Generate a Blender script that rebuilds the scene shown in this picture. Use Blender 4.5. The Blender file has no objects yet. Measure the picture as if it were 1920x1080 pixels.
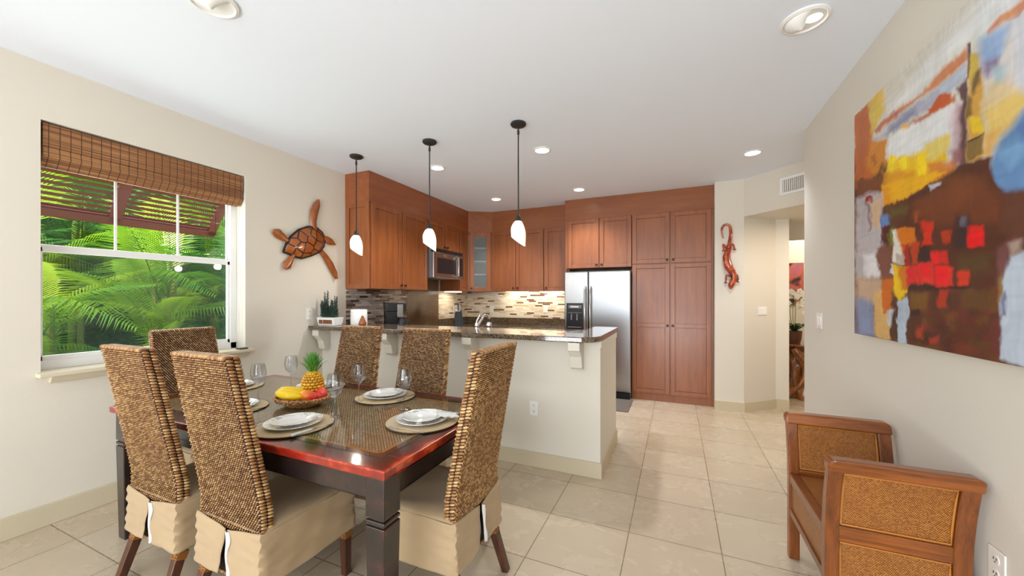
import bpy, math, random
import numpy as np
from math import sin, cos, pi, radians, atan2, hypot, sqrt
from mathutils import Vector, Matrix, Euler
random.seed(7); RNG = np.random.default_rng(7)
C = bpy.context.scene.collection
SC = bpy.context.scene

# ---------------------------------------------------------------- camera, world, sun, big lights, exposure
FPX, CX, CY, EYE, H = 704.0, 960.0, 557.0, 1.385, 2.80
YAW = math.atan(308/704)
cd = bpy.data.cameras.new('camera'); cam = bpy.data.objects.new('camera', cd); C.objects.link(cam)
cam.location = (0, 0, EYE); cam.rotation_euler = (pi/2, 0, YAW)
cd.sensor_width = 36; cd.lens = 36*FPX/1920; cd.shift_y = (CY-540)/1920; cd.clip_start = 0.05
SC.camera = cam
SC.view_settings.view_transform = 'Standard'; SC.view_settings.look = 'None'
SC.view_settings.exposure = 0.9; SC.view_settings.gamma = 1
w = bpy.data.worlds.new('world'); SC.world = w; w.use_nodes = True
wn = w.node_tree.nodes; wl_ = w.node_tree.links
bg = wn['Background']; bg.inputs['Color'].default_value = (0.80, 0.90, 1.0, 1); bg.inputs['Strength'].default_value = 1.2
def light(kind, name, loc, energy, color=(1, 1, 1), rot=(0, 0, 0), **k):
    d = bpy.data.lights.new(name, kind); d.energy = energy; d.color = color
    for a, b in k.items(): setattr(d, a, b)
    o = bpy.data.objects.new(name, d); C.objects.link(o); o.location = loc; o.rotation_euler = rot
    return o
light('SUN', 'sun', (0, 0, 8), 5.0, (1, .95, .86), Euler((radians(38), 0, radians(20))), angle=.01)
# daylight coming in through the wide lanai doors behind the viewer
light('AREA', 'lanai_daylight', (-1.1, -3.35, 1.35), 42, (.92, .96, 1), (radians(90), 0, 0), shape='RECTANGLE', size=4.0, size_y=2.4)
light('AREA', 'ceiling_uplight', (-1.1, -3.3, .12), 88, (.92, .96, 1), (radians(140), 0, 0), shape='RECTANGLE', size=4.0, size_y=.9)   # added unseen uplight that brightens the ceiling; no deck stands there
light('AREA', 'window_daylight', (-3.78, 1.5, 1.6), 10, (.93, .98, 1), (0, radians(-90), 0), shape='RECTANGLE', size=1.2, size_y=1.1)

# ---------------------------------------------------------------- survey helpers: sight line of a point of the photo onto a known plane
SY, CYW = sin(YAW), cos(YAW)
def _ray(u, v):
    r = (u-CX)/FPX
    return (-SY+r*CYW, CYW+r*SY, -(v-CY)/FPX)
def onX(u, v, X): a = _ray(u, v); k = X/a[0]; return (a[1]*k, EYE+a[2]*k)        # -> (y, z)
def onY(u, v, Y): a = _ray(u, v); k = Y/a[1]; return (a[0]*k, EYE+a[2]*k)        # -> (x, z)

# ---------------------------------------------------------------- materials
def srgb(r, g, b):
    f = lambda c: (c/255/12.92) if c/255 <= .04045 else ((c/255+.055)/1.055)**2.4
    return (f(r), f(g), f(b), 1)
class NT:
    def __init__(s, name):
        s.m = bpy.data.materials.new(name); s.m.use_nodes = True
        s.t = s.m.node_tree; s.n = s.t.nodes; s.l = s.t.links
        s.p = s.n['Principled BSDF']; s.out = s.n['Material Output']
    def node(s, typ, **k):
        x = s.n.new(typ)
        for a, b in k.items():
            if a in x.inputs: x.inputs[a].default_value = b
            else: setattr(x, a, b)
        return x
    def set(s, **k):
        for a, b in k.items(): s.p.inputs[a.replace('_', ' ')].default_value = b
        return s
    def math(s, op, a, b=None):
        x = s.n.new('ShaderNodeMath'); x.operation = op
        for i, v in ((0, a), (1, b)):
            if v is None: continue
            if isinstance(v, (int, float)): x.inputs[i].default_value = v
            else: s.l.new(v, x.inputs[i])
        return x.outputs[0]
    def coords(s, scale=(1, 1, 1), rot=(0, 0, 0), loc=(0, 0, 0), kind='Object'):
        tc = s.n.new('ShaderNodeTexCoord'); mp = s.n.new('ShaderNodeMapping')
        mp.inputs['Scale'].default_value = scale; mp.inputs['Rotation'].default_value = rot; mp.inputs['Location'].default_value = loc
        s.l.new(tc.outputs[kind], mp.inputs[0]); return mp.outputs[0]
    def noise(s, vec, scale, detail=3, rough=.5, dist=0):
        x = s.n.new('ShaderNodeTexNoise'); x.inputs['Scale'].default_value = scale; x.inputs['Detail'].default_value = detail
        x.inputs['Roughness'].default_value = rough; x.inputs['Distortion'].default_value = dist
        if vec: s.l.new(vec, x.inputs['Vector'])
        return x.outputs['Fac']
    def ramp(s, fac, stops):
        x = s.n.new('ShaderNodeValToRGB'); e = x.color_ramp.elements
        while len(e) < len(stops): e.new(.5)
        for i, (p, c) in enumerate(stops): e[i].position = p; e[i].color = c if len(c) == 4 else (*c, 1)
        s.l.new(fac, x.inputs[0]); return x.outputs[0]
    def mix(s, fac, a, b, blend='MIX'):
        x = s.n.new('ShaderNodeMix'); x.data_type = 'RGBA'; x.blend_type = blend
        for i, v in ((0, fac), (6, a), (7, b)):
            if isinstance(v, (int, float)): x.inputs[i].default_value = v
            elif isinstance(v, tuple): x.inputs[i].default_value = v if len(v) == 4 else (*v, 1)
            else: s.l.new(v, x.inputs[i])
        return x.outputs[2]
    def color(s, c): s.l.new(c, s.p.inputs['Base Color']); return s
    def rough(s, c): s.l.new(c, s.p.inputs['Roughness']); return s
    def bump(s, h, strength=.3, dist=.01):
        b = s.n.new('ShaderNodeBump'); b.inputs['Strength'].default_value = strength; b.inputs['Distance'].default_value = dist
        s.l.new(h, b.inputs['Height']); s.l.new(b.outputs[0], s.p.inputs['Normal']); return s
def plain(name, col, rough=.5, metal=0, **k):
    t = NT(name); t.set(Base_Color=col, Roughness=rough, Metallic=metal, **k)
    f = t.noise(t.coords(), 35, 2); t.bump(f, .03, .002); return t.m

def wall_mat(name, col, amp=.04):
    t = NT(name); v = t.coords()
    n = t.noise(v, 1.6, 2); d = tuple(c*(1-amp) for c in col[:3])+(1,)
    t.color(t.mix(n, col, d)); t.set(Roughness=.85); t.bump(t.noise(v, 90, 4), .12, .003); return t.m
M = {}
M['wall'] = wall_mat('cream_plaster', srgb(224, 217, 203))
M['wall_r'] = wall_mat('cream_plaster_right', srgb(222, 217, 206))
M['ceiling'] = wall_mat('white_ceiling', srgb(236, 243, 255), .01)
M['base'] = wall_mat('tan_baseboard', srgb(205, 192, 163))
M['sill'] = wall_mat('cream_sill', srgb(216, 205, 180))
M['white'] = plain('white_gloss', srgb(240, 240, 238), .35)
M['plastic'] = plain('white_plastic', srgb(238, 236, 230), .4)
M['slot'] = plain('dark_slot', srgb(70, 66, 60), .6)
M['black'] = plain('black_plastic', (.012, .013, .016, 1), .25)
M['bronze'] = plain('dark_bronze', srgb(62, 60, 60), .45, .6)
M['knob'] = plain('knob_bronze', srgb(70, 50, 38), .35, .9)
M['chrome'] = plain('chrome', (.85, .86, .88, 1), .08, 1)
M['silver'] = plain('silverware', (.72, .73, .75, 1), .18, 1)
M['ceramic'] = plain('white_ceramic', srgb(244, 244, 240), .15)

def wood(name, c1, c2, axis='Z', scale=1.0, rough=.35, coat=.3, ring=.5, amt=1.0):
    t = NT(name)
    sc = {'Z': (9, 9, .7), 'X': (.7, 9, 9), 'Y': (9, .7, 9)}[axis]
    v = t.coords(tuple(a*scale for a in sc))
    n1 = t.noise(v, 2.2, 6, .6, ring); n2 = t.noise(t.coords(tuple(a*scale*6 for a in sc)), 3, 4, .6)
    n3 = t.noise(t.coords((1.2, 1.2, 1.2)), 1.1, 2)
    f = t.math('ADD', t.math('MULTIPLY', n1, .55*amt), t.math('ADD', t.math('MULTIPLY', n2, .25*amt), t.math('MULTIPLY', n3, .2*amt)))
    t.color(t.ramp(f, [(.34, c2), (.62, c1)])); t.set(Roughness=rough); t.set(Coat_Weight=coat, Coat_Roughness=.2)
    t.bump(n2, .06, .002); return t.m
M['cherry'] = wood('cherry_cabinet_wood', srgb(160, 94, 50), srgb(130, 70, 36))
M['cherry_h'] = wood('cherry_fascia_wood', srgb(156, 92, 50), srgb(132, 72, 36), 'X', .8)
M['cherry_hy'] = wood('cherry_fascia_wood_side', srgb(162, 92, 48), srgb(134, 70, 36), 'Y', .8)
M['teak'] = wood('bench_teak', srgb(152, 82, 28), srgb(80, 38, 14), 'Z', 1.2, .3, .5, 1.2)
M['teak_x'] = wood('bench_teak_rail', srgb(164, 90, 30), srgb(80, 38, 14), 'X', 1.2, .3, .5, 1.2)
M['teak_y'] = wood('bench_teak_long', srgb(140, 76, 30), srgb(80, 38, 16), 'Y', 1.2, .3, .5, 1.2)
M['legwood'] = wood('dark_leg_wood', srgb(92, 48, 28), srgb(44, 22, 14), 'Z', 1.5, .35, .4)
M['carved'] = wood('carved_wood', srgb(176, 98, 42), srgb(96, 46, 20), 'Z', 3, .25, .6, 1.5)
M['root'] = wood('polished_root_wood', srgb(170, 104, 48), srgb(70, 34, 16), 'Z', .7, .2, .7, 3)

# distressed red table wood: dark centre of the boards worn to red along the rims
TT_ = .76
def table_top_mat():
    t = NT('distressed_red_lacquer'); v = t.coords()
    sep = t.n.new('ShaderNodeSeparateXYZ'); t.l.new(v, sep.inputs[0])
    ax = t.math('ABSOLUTE', sep.outputs[0]); ay = t.math('ABSOLUTE', sep.outputs[1])
    dx = t.math('SUBTRACT', 1.01, ax); dy = t.math('SUBTRACT', .485, ay)
    d = t.math('MINIMUM', dx, dy)
    n = t.noise(v, 7, 4, .6); d2 = t.math('ADD', d, t.math('MULTIPLY', t.math('SUBTRACT', n, .45), .12)); d2 = t.math('ADD', d2, t.math('MULTIPLY', t.math('LESS_THAN', sep.outputs[2], TT_-.007), .010))
    c = t.ramp(d2, [(0.0, srgb(200, 76, 30)), (.010, srgb(150, 32, 16)), (.035, srgb(96, 24, 15)), (.07, srgb(60, 32, 24))])
    t.color(t.mix(t.ramp(t.noise(v, 18, 5), [(.62, (0, 0, 0)), (.75, (1, 1, 1))]), c, srgb(96, 60, 48)))
    t.set(Roughness=.22, Coat_Weight=.6, Coat_Roughness=.08); return t.m
M['tabletop'] = table_top_mat()
def apron_mat():
    t = NT('dark_distressed_wood'); v = t.coords((3, 3, 3))
    t.color(t.ramp(t.noise(v, 3, 5, .65, .5), [(.38, srgb(26, 19, 19)), (.56, srgb(40, 28, 26)), (.68, srgb(66, 34, 28)), (.8, srgb(84, 78, 74))]))
    t.set(Roughness=.3, Coat_Weight=.5, Coat_Roughness=.15); t.bump(t.noise(v, 20, 3), .1, .003); return t.m
M['apron'] = apron_mat()

def weave_mat(name, px, py, hi, lo, dark, axes=('X', 'Y'), rough=.45, bstr=.6, coat=0.0, tilt=.0):
    """woven strands: rows of staggered beads, period px along and py across"""
    t = NT(name); v = t.coords(); sep = t.n.new('ShaderNodeSeparateXYZ'); t.l.new(v, sep.inputs[0])
    U = sep.outputs['XYZ'.index(axes[0])]; V = sep.outputs['XYZ'.index(axes[1])]
    r = t.math('DIVIDE', V, py)
    row = t.math('FLOOR', r); fv = t.math('SUBTRACT', r, row)
    par = t.math('MULTIPLY', t.math('MODULO', t.math('ABSOLUTE', row), 2), .5)
    c = t.math('ADD', t.math('DIVIDE', U, px), par); col = t.math('FLOOR', c); fu = t.math('SUBTRACT', c, col)
    h = t.math('MULTIPLY', t.math('SINE', t.math('MULTIPLY', fu, pi)), t.math('SINE', t.math('MULTIPLY', fv, pi)))
    cmb = t.n.new('ShaderNodeCombineXYZ'); t.l.new(col, cmb.inputs[0]); t.l.new(row, cmb.inputs[1])
    wn_ = t.n.new('ShaderNodeTexWhiteNoise'); t.l.new(cmb.outputs[0], wn_.inputs[0])
    base = t.mix(wn_.outputs['Value'], lo, hi)
    base = t.mix(t.ramp(t.noise(v, 9, 3), [(.4, (0, 0, 0)), (.7, (.5, .5, .5))]), base, lo)
    t.color(t.mix(t.ramp(h, [(.22, (0, 0, 0)), (.55, (1, 1, 1))]), dark, base))
    t.set(Roughness=rough, Coat_Weight=coat, Coat_Roughness=.02); t.bump(h, bstr, .004); return t.m
M['inlay'] = weave_mat('woven_table_inlay', .0165, .0085, srgb(232, 202, 150), srgb(176, 138, 88), srgb(60, 40, 24), ('Y', 'X'))
M['cane'] = weave_mat('woven_cane', .0075, .0048, srgb(226, 152, 52), srgb(176, 100, 24), srgb(100, 50, 10), ('X', 'Z'), .35, .5, .3)
M['cane_y'] = weave_mat('woven_cane_side', .0075, .0048, srgb(206, 140, 62), srgb(164, 96, 34), srgb(110, 58, 16), ('Y', 'Z'), .35, .5, .3)
M['cane_xy'] = weave_mat('woven_cane_seat', .0075, .0048, srgb(206, 146, 78), srgb(170, 104, 44), srgb(120, 66, 26), ('X', 'Y'), .35, .5, .3)
M['binding'] = plain('cane_binding', srgb(190, 124, 52), .4)
M['basket'] = weave_mat('basket_leaf', .05, .012, srgb(222, 178, 116), srgb(190, 140, 82), srgb(140, 92, 48), ('X', 'Y'), .6, .3)
def bead_mat():
    t = NT('rattan_strands'); v = t.coords()
    g = t.n.new('ShaderNodeNewGeometry')
    c = t.ramp(g.outputs['Random Per Island'], [(0, srgb(128, 84, 46)), (.5, srgb(176, 130, 80)), (1, srgb(216, 178, 124))])
    n = t.noise(v, 5, 3); c = t.mix(t.ramp(n, [(.45, (0, 0, 0)), (.75, (.5, .5, .5))]), c, srgb(126, 76, 46))
    t.color(c); t.set(Roughness=.38); return t.m
M['bead'] = bead_mat()
M['rattan_dark'] = plain('dark_rattan_core', srgb(38, 21, 12), .7)
M['wrap'] = weave_mat('rattan_wrap', .05, .0045, srgb(206, 142, 66), srgb(168, 104, 40), srgb(90, 48, 16), ('X', 'Z'))
def fabric_mat(name, c1, c2):
    t = NT(name); v = t.coords((1, 1, 1)); n = t.noise(v, 260, 2); b = t.noise(v, 6, 3)
    t.color(t.mix(b, c1, c2)); t.set(Roughness=.9, Sheen_Weight=.2); t.bump(n, .15, .001); return t.m
M['cover'] = fabric_mat('beige_chair_cover', srgb(182, 157, 122), srgb(166, 140, 106))
M['lining'] = fabric_mat('white_lining', srgb(232, 230, 226), srgb(220, 218, 214))
M['placemat'] = fabric_mat('tan_placemat', srgb(196, 172, 132), srgb(184, 158, 118))
M['mat_edge'] = plain('dark_piping', srgb(92, 74, 48), .8)
M['napkin'] = fabric_mat('white_napkin', srgb(236, 236, 230), srgb(222, 224, 216))

def floor_mat():
    t = NT('travertine_floor_tile'); v = t.coords(loc=(.256, -2.303+.445*10, 0))
    br = t.node('ShaderNodeTexBrick'); br.offset = 0; br.squash = 1
    t.l.new(v, br.inputs['Vector'])
    br.inputs['Scale'].default_value = 1; br.inputs['Mortar Size'].default_value = .0032; br.inputs['Mortar Smooth'].default_value = .3
    br.inputs['Brick Width'].default_value = .4816; br.inputs['Row Height'].default_value = .4450; br.inputs['Bias'].default_value = 0
    br.inputs['Color1'].default_value = srgb(203, 187, 163); br.inputs['Color2'].default_value = srgb(192, 175, 149); br.inputs['Mortar'].default_value = srgb(150, 132, 106)
    n = t.noise(t.coords((1, 1.6, 1)), 3.2, 8, .65, .6); n2 = t.noise(t.coords((2.2, 9, 1)), 3, 6, .7, .4)
    c = t.mix(t.ramp(n, [(.35, (0, 0, 0)), (.65, (.22, .22, .22))]), br.outputs['Color'], srgb(212, 199, 178))
    c = t.mix(t.ramp(n2, [(.54, (0, 0, 0)), (.74, (.22, .22, .22))]), c, srgb(178, 158, 130))
    c = t.mix(br.outputs['Fac'], c, srgb(140, 122, 98))
    t.color(c); t.rough(t.ramp(n, [(.3, (.2, .2, .2)), (.7, (.32, .32, .32))]))
    t.set(Specular_IOR_Level=.5)
    t.bump(t.math('SUBTRACT', 1, br.outputs['Fac']), .4, .002); return t.m
M['floor'] = floor_mat()

def granite(name, cols, scale=160, rough=.12):
    t = NT(name); v = t.coords(); vo = t.node('ShaderNodeTexVoronoi'); vo.inputs['Scale'].default_value = scale; t.l.new(v, vo.inputs['Vector'])
    sp = t.n.new('ShaderNodeSeparateColor'); t.l.new(vo.outputs['Color'], sp.inputs[0])
    k = t.math('ADD', t.math('MULTIPLY', sp.outputs[0], .7), t.math('MULTIPLY', t.noise(v, 14, 4), .3))
    t.color(t.ramp(k, [(.15+.7*i/(len(cols)-1), c) for i, c in enumerate(cols)])); t.set(Roughness=rough, Coat_Weight=.5, Coat_Roughness=.03); return t.m
M['granite'] = granite('brown_granite', [srgb(40, 34, 30), srgb(78, 64, 50), srgb(112, 92, 70), srgb(140, 122, 98)])
M['granite_slab'] = granite('polished_brown_slab', [srgb(84, 62, 44), srgb(106, 80, 56), srgb(122, 96, 68)], 120, .2)

def mosaic(name, axes, warm):
    """strips of glass and stone laid in thin staggered rows"""
    t = NT(name); v = t.coords(); sep = t.n.new('ShaderNodeSeparateXYZ'); t.l.new(v, sep.inputs[0])
    U = sep.outputs['XYZ'.index(axes[0])]; V = sep.outputs['XYZ'.index(axes[1])]
    r = t.math('DIVIDE', V, .025); row = t.math('FLOOR', r); fv = t.math('SUBTRACT', r, row)
    wr = t.n.new('ShaderNodeTexWhiteNoise'); wr.noise_dimensions = '1D'; t.l.new(row, wr.inputs['W'])
    c = t.math('ADD', t.math('DIVIDE', U, .13), t.math('MULTIPLY', wr.outputs['Value'], 7)); col = t.math('FLOOR', c); fu = t.math('SUBTRACT', c, col)
    cmb = t.n.new('ShaderNodeCombineXYZ'); t.l.new(col, cmb.inputs[0]); t.l.new(row, cmb.inputs[1])
    wn_ = t.n.new('ShaderNodeTexWhiteNoise'); t.l.new(cmb.outputs[0], wn_.inputs[0])
    cols = ([srgb(232, 220, 198), srgb(216, 200, 174), srgb(238, 230, 212), srgb(196, 170, 138), srgb(228, 214, 190), srgb(112, 76, 58)] if warm else
            [srgb(186, 174, 164), srgb(124, 104, 97), srgb(208, 202, 194), srgb(92, 62, 54), srgb(160, 150, 144), srgb(56, 36, 32)])
    x = t.n.new('ShaderNodeValToRGB'); x.color_ramp.interpolation = 'CONSTANT'; e = x.color_ramp.elements
    while len(e) < 6: e.new(.5)
    for i, p in enumerate((0, .2, .4, .62, .71, .88)): e[i].position = p; e[i].color = cols[i]
    t.l.new(wn_.outputs['Value'], x.inputs[0])
    g = t.math('MULTIPLY', t.math('GREATER_THAN', fv, .1), t.math('GREATER_THAN', fu, .025))
    t.color(t.mix(g, srgb(196, 180, 156) if warm else srgb(120, 110, 102), x.outputs[0]))
    t.set(Roughness=.15, Coat_Weight=.3); t.bump(g, .3, .002); return t.m
M['mosaic_y'] = mosaic('mosaic_grey', ('Y', 'Z'), False)
M['mosaic_yw'] = mosaic('mosaic_warm_side', ('Y', 'Z'), True)
M['mosaic_x'] = mosaic('mosaic_warm', ('X', 'Z'), True)

def steel():
    t = NT('brushed_steel'); v = t.coords((1, 1, 160)); n = t.noise(v, 3, 3)
    t.color(t.mix(n, (.36, .362, .365), (.44, .442, .445))); t.set(Metallic=1, Roughness=.27, Anisotropic=.5); t.bump(n, .05, .001); return t.m
M['steel'] = steel()
M['steel_h'] = plain('bright_steel', (.66, .67, .68, 1), .25, 1)
M['steel_side'] = plain('grey_side', srgb(120, 120, 122), .5, .3)

def clear(name, tint=(1, 1, 1, 1), ior=1.45, rough=.0, base=0.0):
    t = NT(name); t.n.remove(t.p)
    tr = t.n.new('ShaderNodeBsdfTransparent'); tr.inputs[0].default_value = tint
    gl = t.n.new('ShaderNodeBsdfGlossy'); gl.inputs['Roughness'].default_value = rough
    lw = t.n.new('ShaderNodeLayerWeight'); lw.inputs['Blend'].default_value = .5
    fr_o = t.math('MULTIPLY', t.math('POWER', lw.outputs['Facing'], 4.5), .9)
    f0 = ((ior-1)/(ior+1))**2
    mx = t.n.new('ShaderNodeMixShader')
    f = t.math('MINIMUM', t.math('ADD', fr_o, base+f0), 1.0)
    t.l.new(f, mx.inputs[0]); t.l.new(tr.outputs[0], mx.inputs[1]); t.l.new(gl.outputs[0], mx.inputs[2]); t.l.new(mx.outputs[0], t.out.inputs[0])
    return t.m
M['pane'] = clear('window_glass', (.97, .98, .98, 1), 1.4)
M['tableglass'] = clear('table_glass', (.97, .98, .97, 1), 1.45, .0, .0)
M['wine'] = clear('wine_glass', (.93, .94, .95, 1), 1.5, .0, .05)
def screen_mat():
    t = NT('insect_screen'); t.n.remove(t.p)
    tr = t.n.new('ShaderNodeBsdfTransparent'); di = t.n.new('ShaderNodeBsdfDiffuse'); di.inputs[0].default_value = (.06, .08, .08, 1)
    mx = t.n.new('ShaderNodeMixShader'); mx.inputs[0].default_value = .28
    t.l.new(tr.outputs[0], mx.inputs[1]); t.l.new(di.outputs[0], mx.inputs[2]); t.l.new(mx.outputs[0], t.out.inputs[0]); return t.m
M['screen'] = screen_mat()
def frosted():
    t = NT('frosted_glass'); t.set(Base_Color=srgb(150, 158, 156), Roughness=.35, Alpha=.34); return t.m
M['frosted'] = frosted()
def emit(name, col, s):
    t = NT(name); t.set(Base_Color=col, Roughness=.3, Emission_Color=col, Emission_Strength=s); return t.m
M['shade'] = emit('glowing_alabaster', (.95, .86, .70, 1), .42)
M['bulb'] = emit('lamp_lens', (1, .95, .86, 1), 4)
M['stick'] = emit('under_cabinet_lamp', (1, .92, .76, 1), 1.2)

def leaf_mat(name, c1, c2, trans=.35):
    t = NT(name); oi = t.n.new('ShaderNodeObjectInfo'); n = t.noise(t.coords(), 3, 2)
    f = t.math('MULTIPLY', t.math('ADD', oi.outputs['Random'], n), .5)
    col = t.ramp(f, [(.2, c1), (.75, c2)]); t.color(col); t.set(Roughness=.35)
    tl = t.n.new('ShaderNodeBsdfTranslucent'); t.l.new(col, tl.inputs[0])
    mx = t.n.new('ShaderNodeMixShader'); mx.inputs[0].default_value = trans
    t.l.new(t.p.outputs[0], mx.inputs[1]); t.l.new(tl.outputs[0], mx.inputs[2]); t.l.new(mx.outputs[0], t.out.inputs[0]); return t.m
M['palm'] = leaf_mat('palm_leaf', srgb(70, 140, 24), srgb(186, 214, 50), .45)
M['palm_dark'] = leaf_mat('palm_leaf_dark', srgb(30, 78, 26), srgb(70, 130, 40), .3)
M['stem'] = plain('palm_stem', srgb(120, 130, 50), .6)
M['grass'] = plain('garden_grass', srgb(110, 150, 50), .9)
M['shutter'] = plain('red_brown_shutter', srgb(134, 66, 58), .5)
M['plantgreen'] = leaf_mat('rosemary_leaf', srgb(66, 88, 76), srgb(128, 148, 136), .1)

def blind_mat():
    t = NT('bamboo_blind'); v = t.coords(); sep = t.n.new('ShaderNodeSeparateXYZ'); t.l.new(v, sep.inputs[0])
    n = t.noise(t.coords((1, 1.2, 210)), 1, 3, .6)
    c = t.ramp(n, [(.33, srgb(84, 50, 28)), (.5, srgb(140, 92, 54)), (.68, srgb(184, 134, 84))])
    cy = t.math('DIVIDE', sep.outputs[1], .046); fy = t.math('FRACT', t.math('ADD', cy, 50))
    c = t.mix(t.math('LESS_THAN', fy, .09), c, srgb(70, 38, 20)); t.color(c); t.set(Roughness=.6); t.bump(n, .5, .003); return t.m
M['blind'] = blind_mat()

# ---------------------------------------------------------------- mesh builder
class MB:
    def __init__(s): s.v = []; s.f = []
    def add(s, vs, fs):
        k = len(s.v); s.v += [tuple(p) for p in vs]; s.f += [tuple(i+k for i in f) for f in fs]; return s
    def box(s, x0, x1, y0, y1, z0, z1):
        if x0 > x1: x0, x1 = x1, x0
        if y0 > y1: y0, y1 = y1, y0
        if z0 > z1: z0, z1 = z1, z0
        return s.add([(x0,y0,z0),(x1,y0,z0),(x1,y1,z0),(x0,y1,z0),(x0,y0,z1),(x1,y0,z1),(x1,y1,z1),(x0,y1,z1)],
                     [(0,3,2,1),(4,5,6,7),(0,1,5,4),(1,2,6,5),(2,3,7,6),(3,0,4,7)])
    def hexa(s, p):  # eight corners: bottom ring, top ring
        return s.add(p, [(0,3,2,1),(4,5,6,7),(0,1,5,4),(1,2,6,5),(2,3,7,6),(3,0,4,7)])
    def bar(s, a, b, w, h=None, w2=None, h2=None, up=(0, 0, 1)):
        a = Vector(a); b = Vector(b); h = h or w; w2 = w2 or w; h2 = h2 or (h if w2 == w else w2)
        d = (b-a).normalized(); u = Vector(up)
        if abs(d.dot(u)) > .98: u = Vector((0, 1, 0))
        r = d.cross(u).normalized(); t = r.cross(d).normalized()
        q = lambda c, W, Hh: [c-r*W/2-t*Hh/2, c+r*W/2-t*Hh/2, c+r*W/2+t*Hh/2, c-r*W/2+t*Hh/2]
        return s.hexa(q(a, w, h)+q(b, w2, h2))
    def tube(s, pts, r, n=8, caps=True):
        pts = [Vector(p) for p in pts]; rs = r if isinstance(r, (list, tuple)) else [r]*len(pts)
        k = len(s.v); prev = None
        for i, p in enumerate(pts):
            d = (pts[min(i+1, len(pts)-1)]-pts[max(i-1, 0)]).normalized()
            if prev is None:
                u = Vector((0, 0, 1)) if abs(d.z) < .9 else Vector((1, 0, 0))
                x = d.cross(u).normalized()
            else: x = (prev-d*prev.dot(d)).normalized()
            prev = x; y = d.cross(x)
            for j in range(n):
                a = 2*pi*j/n; s.v.append(tuple(p+(x*cos(a)+y*sin(a))*rs[i]))
        for i in range(len(pts)-1):
            for j in range(n):
                a = k+i*n+j; b = k+i*n+(j+1) % n; s.f.append((a, b, b+n, a+n))
        if caps:
            s.f.append(tuple(k+j for j in reversed(range(n)))); s.f.append(tuple(k+(len(pts)-1)*n+j for j in range(n)))
        return s
    def lathe(s, prof, n=24, c=(0, 0, 0), sx=1, sy=1):
        k = len(s.v)
        for r, z in prof:
            for j in range(n):
                a = 2*pi*j/n; s.v.append((c[0]+r*cos(a)*sx, c[1]+r*sin(a)*sy, c[2]+z))
        for i in range(len(prof)-1):
            for j in range(n):
                a = k+i*n+j; b = k+i*n+(j+1) % n; s.f.append((a, b, b+n, a+n))
        if prof[0][0] > 1e-5: s.f.append(tuple(k+j for j in reversed(range(n))))
        if prof[-1][0] > 1e-5: s.f.append(tuple(k+(len(prof)-1)*n+j for j in range(n)))
        return s
    def prism(s, poly, a0, a1, axis='z'):
        n = len(poly); f = {'z': lambda p, t: (p[0], p[1], t), 'x': lambda p, t: (t, p[0], p[1]), 'y': lambda p, t: (p[0], t, p[1])}[axis]
        return s.add([f(p, a0) for p in poly]+[f(p, a1) for p in poly],
                     [tuple(reversed(range(n))), tuple(range(n, 2*n))]+[(i, (i+1) % n, n+(i+1) % n, n+i) for i in range(n)])
    def grid(s, fn, nu, nv, closed_u=False):
        k = len(s.v)
        for j in range(nv+1):
            for i in range(nu+(0 if closed_u else 1)): s.v.append(tuple(fn(i/nu, j/nv)))
        W = nu+(0 if closed_u else 1)
        for j in range(nv):
            for i in range(nu):
                a = k+j*W+i; b = k+j*W+(i+1) % W; s.f.append((a, b, b+W, a+W))
        return s
    def ball(s, c, rx, ry=None, rz=None, n=12, m=8, R=None):
        ry = ry or rx; rz = rz or rx; k = len(s.v); c = Vector(c)
        for i in range(m+1):
            t = pi*i/m
            for j in range(n):
                a = 2*pi*j/n; p = Vector((rx*sin(t)*cos(a), ry*sin(t)*sin(a), rz*cos(t)))
                if R: p = R @ p
                s.v.append(tuple(c+p))
        for i in range(m):
            for j in range(n):
                a = k+i*n+j; b = k+i*n+(j+1) % n; s.f.append((a, a+n, b+n, b))
        return s
    def build(s, name, mat, parent=None, bevel=0, smooth=False, angle=40, loc=None, rot=None, recalc=True, seg=2):
        me = bpy.data.meshes.new(name); me.from_pydata(s.v, [], s.f)
        if recalc and len(s.f) < 60000:
            import bmesh
            bm = bmesh.new(); bm.from_mesh(me); bmesh.ops.remove_doubles(bm, verts=bm.verts, dist=1e-6)
            bmesh.ops.recalc_face_normals(bm, faces=bm.faces); bm.to_mesh(me); bm.free()
        o = bpy.data.objects.new(name, me); C.objects.link(o)
        for m_ in (mat if isinstance(mat, (list, tuple)) else [mat]): me.materials.append(m_)
        if parent: o.parent = parent
        if loc: o.location = loc
        if rot: o.rotation_euler = rot
        if smooth:
            me.shade_smooth()
            if angle < 180: me.set_sharp_from_angle(angle=radians(angle))
        if bevel:
            b = o.modifiers.new('bevel', 'BEVEL'); b.width = bevel; b.segments = seg; b.limit_method = 'ANGLE'; b.angle_limit = radians(35)
        return o
def tag(o, label=None, cat=None, group=None, kind=None):
    if label: o['label'] = label
    if cat: o['category'] = cat
    if group: o['group'] = group
    if kind: o['kind'] = kind
    return o
def thing(name, label, cat, loc=(0, 0, 0), rz=0, group=None):
    o = bpy.data.objects.new(name, None); C.objects.link(o); o.location = loc; o.rotation_euler = (0, 0, rz); o.empty_display_size = .05
    return tag(o, label, cat, group)
def struct(name, mb, mat, parent=None, **k):
    o = mb.build(name, mat, parent, **k)
    if not parent: o['kind'] = 'structure'
    return o
def copy_tree(o, parent=None):
    c = o.copy(); C.objects.link(c); c.parent = parent
    for ch in [x for x in o.children]: copy_tree(ch, c)
    return c

# ---------------------------------------------------------------- room shell
XL, XR, YB, YF = -3.5, 1.0, 5.95, -3.4
struct('floor', MB().box(-3.72, 3.2, YF, 8.4, -.1, 0), M['floor'])
struct('ceiling', MB().box(-3.72, 3.2, YF, 8.4, H, H+.15), M['ceiling'])
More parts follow.
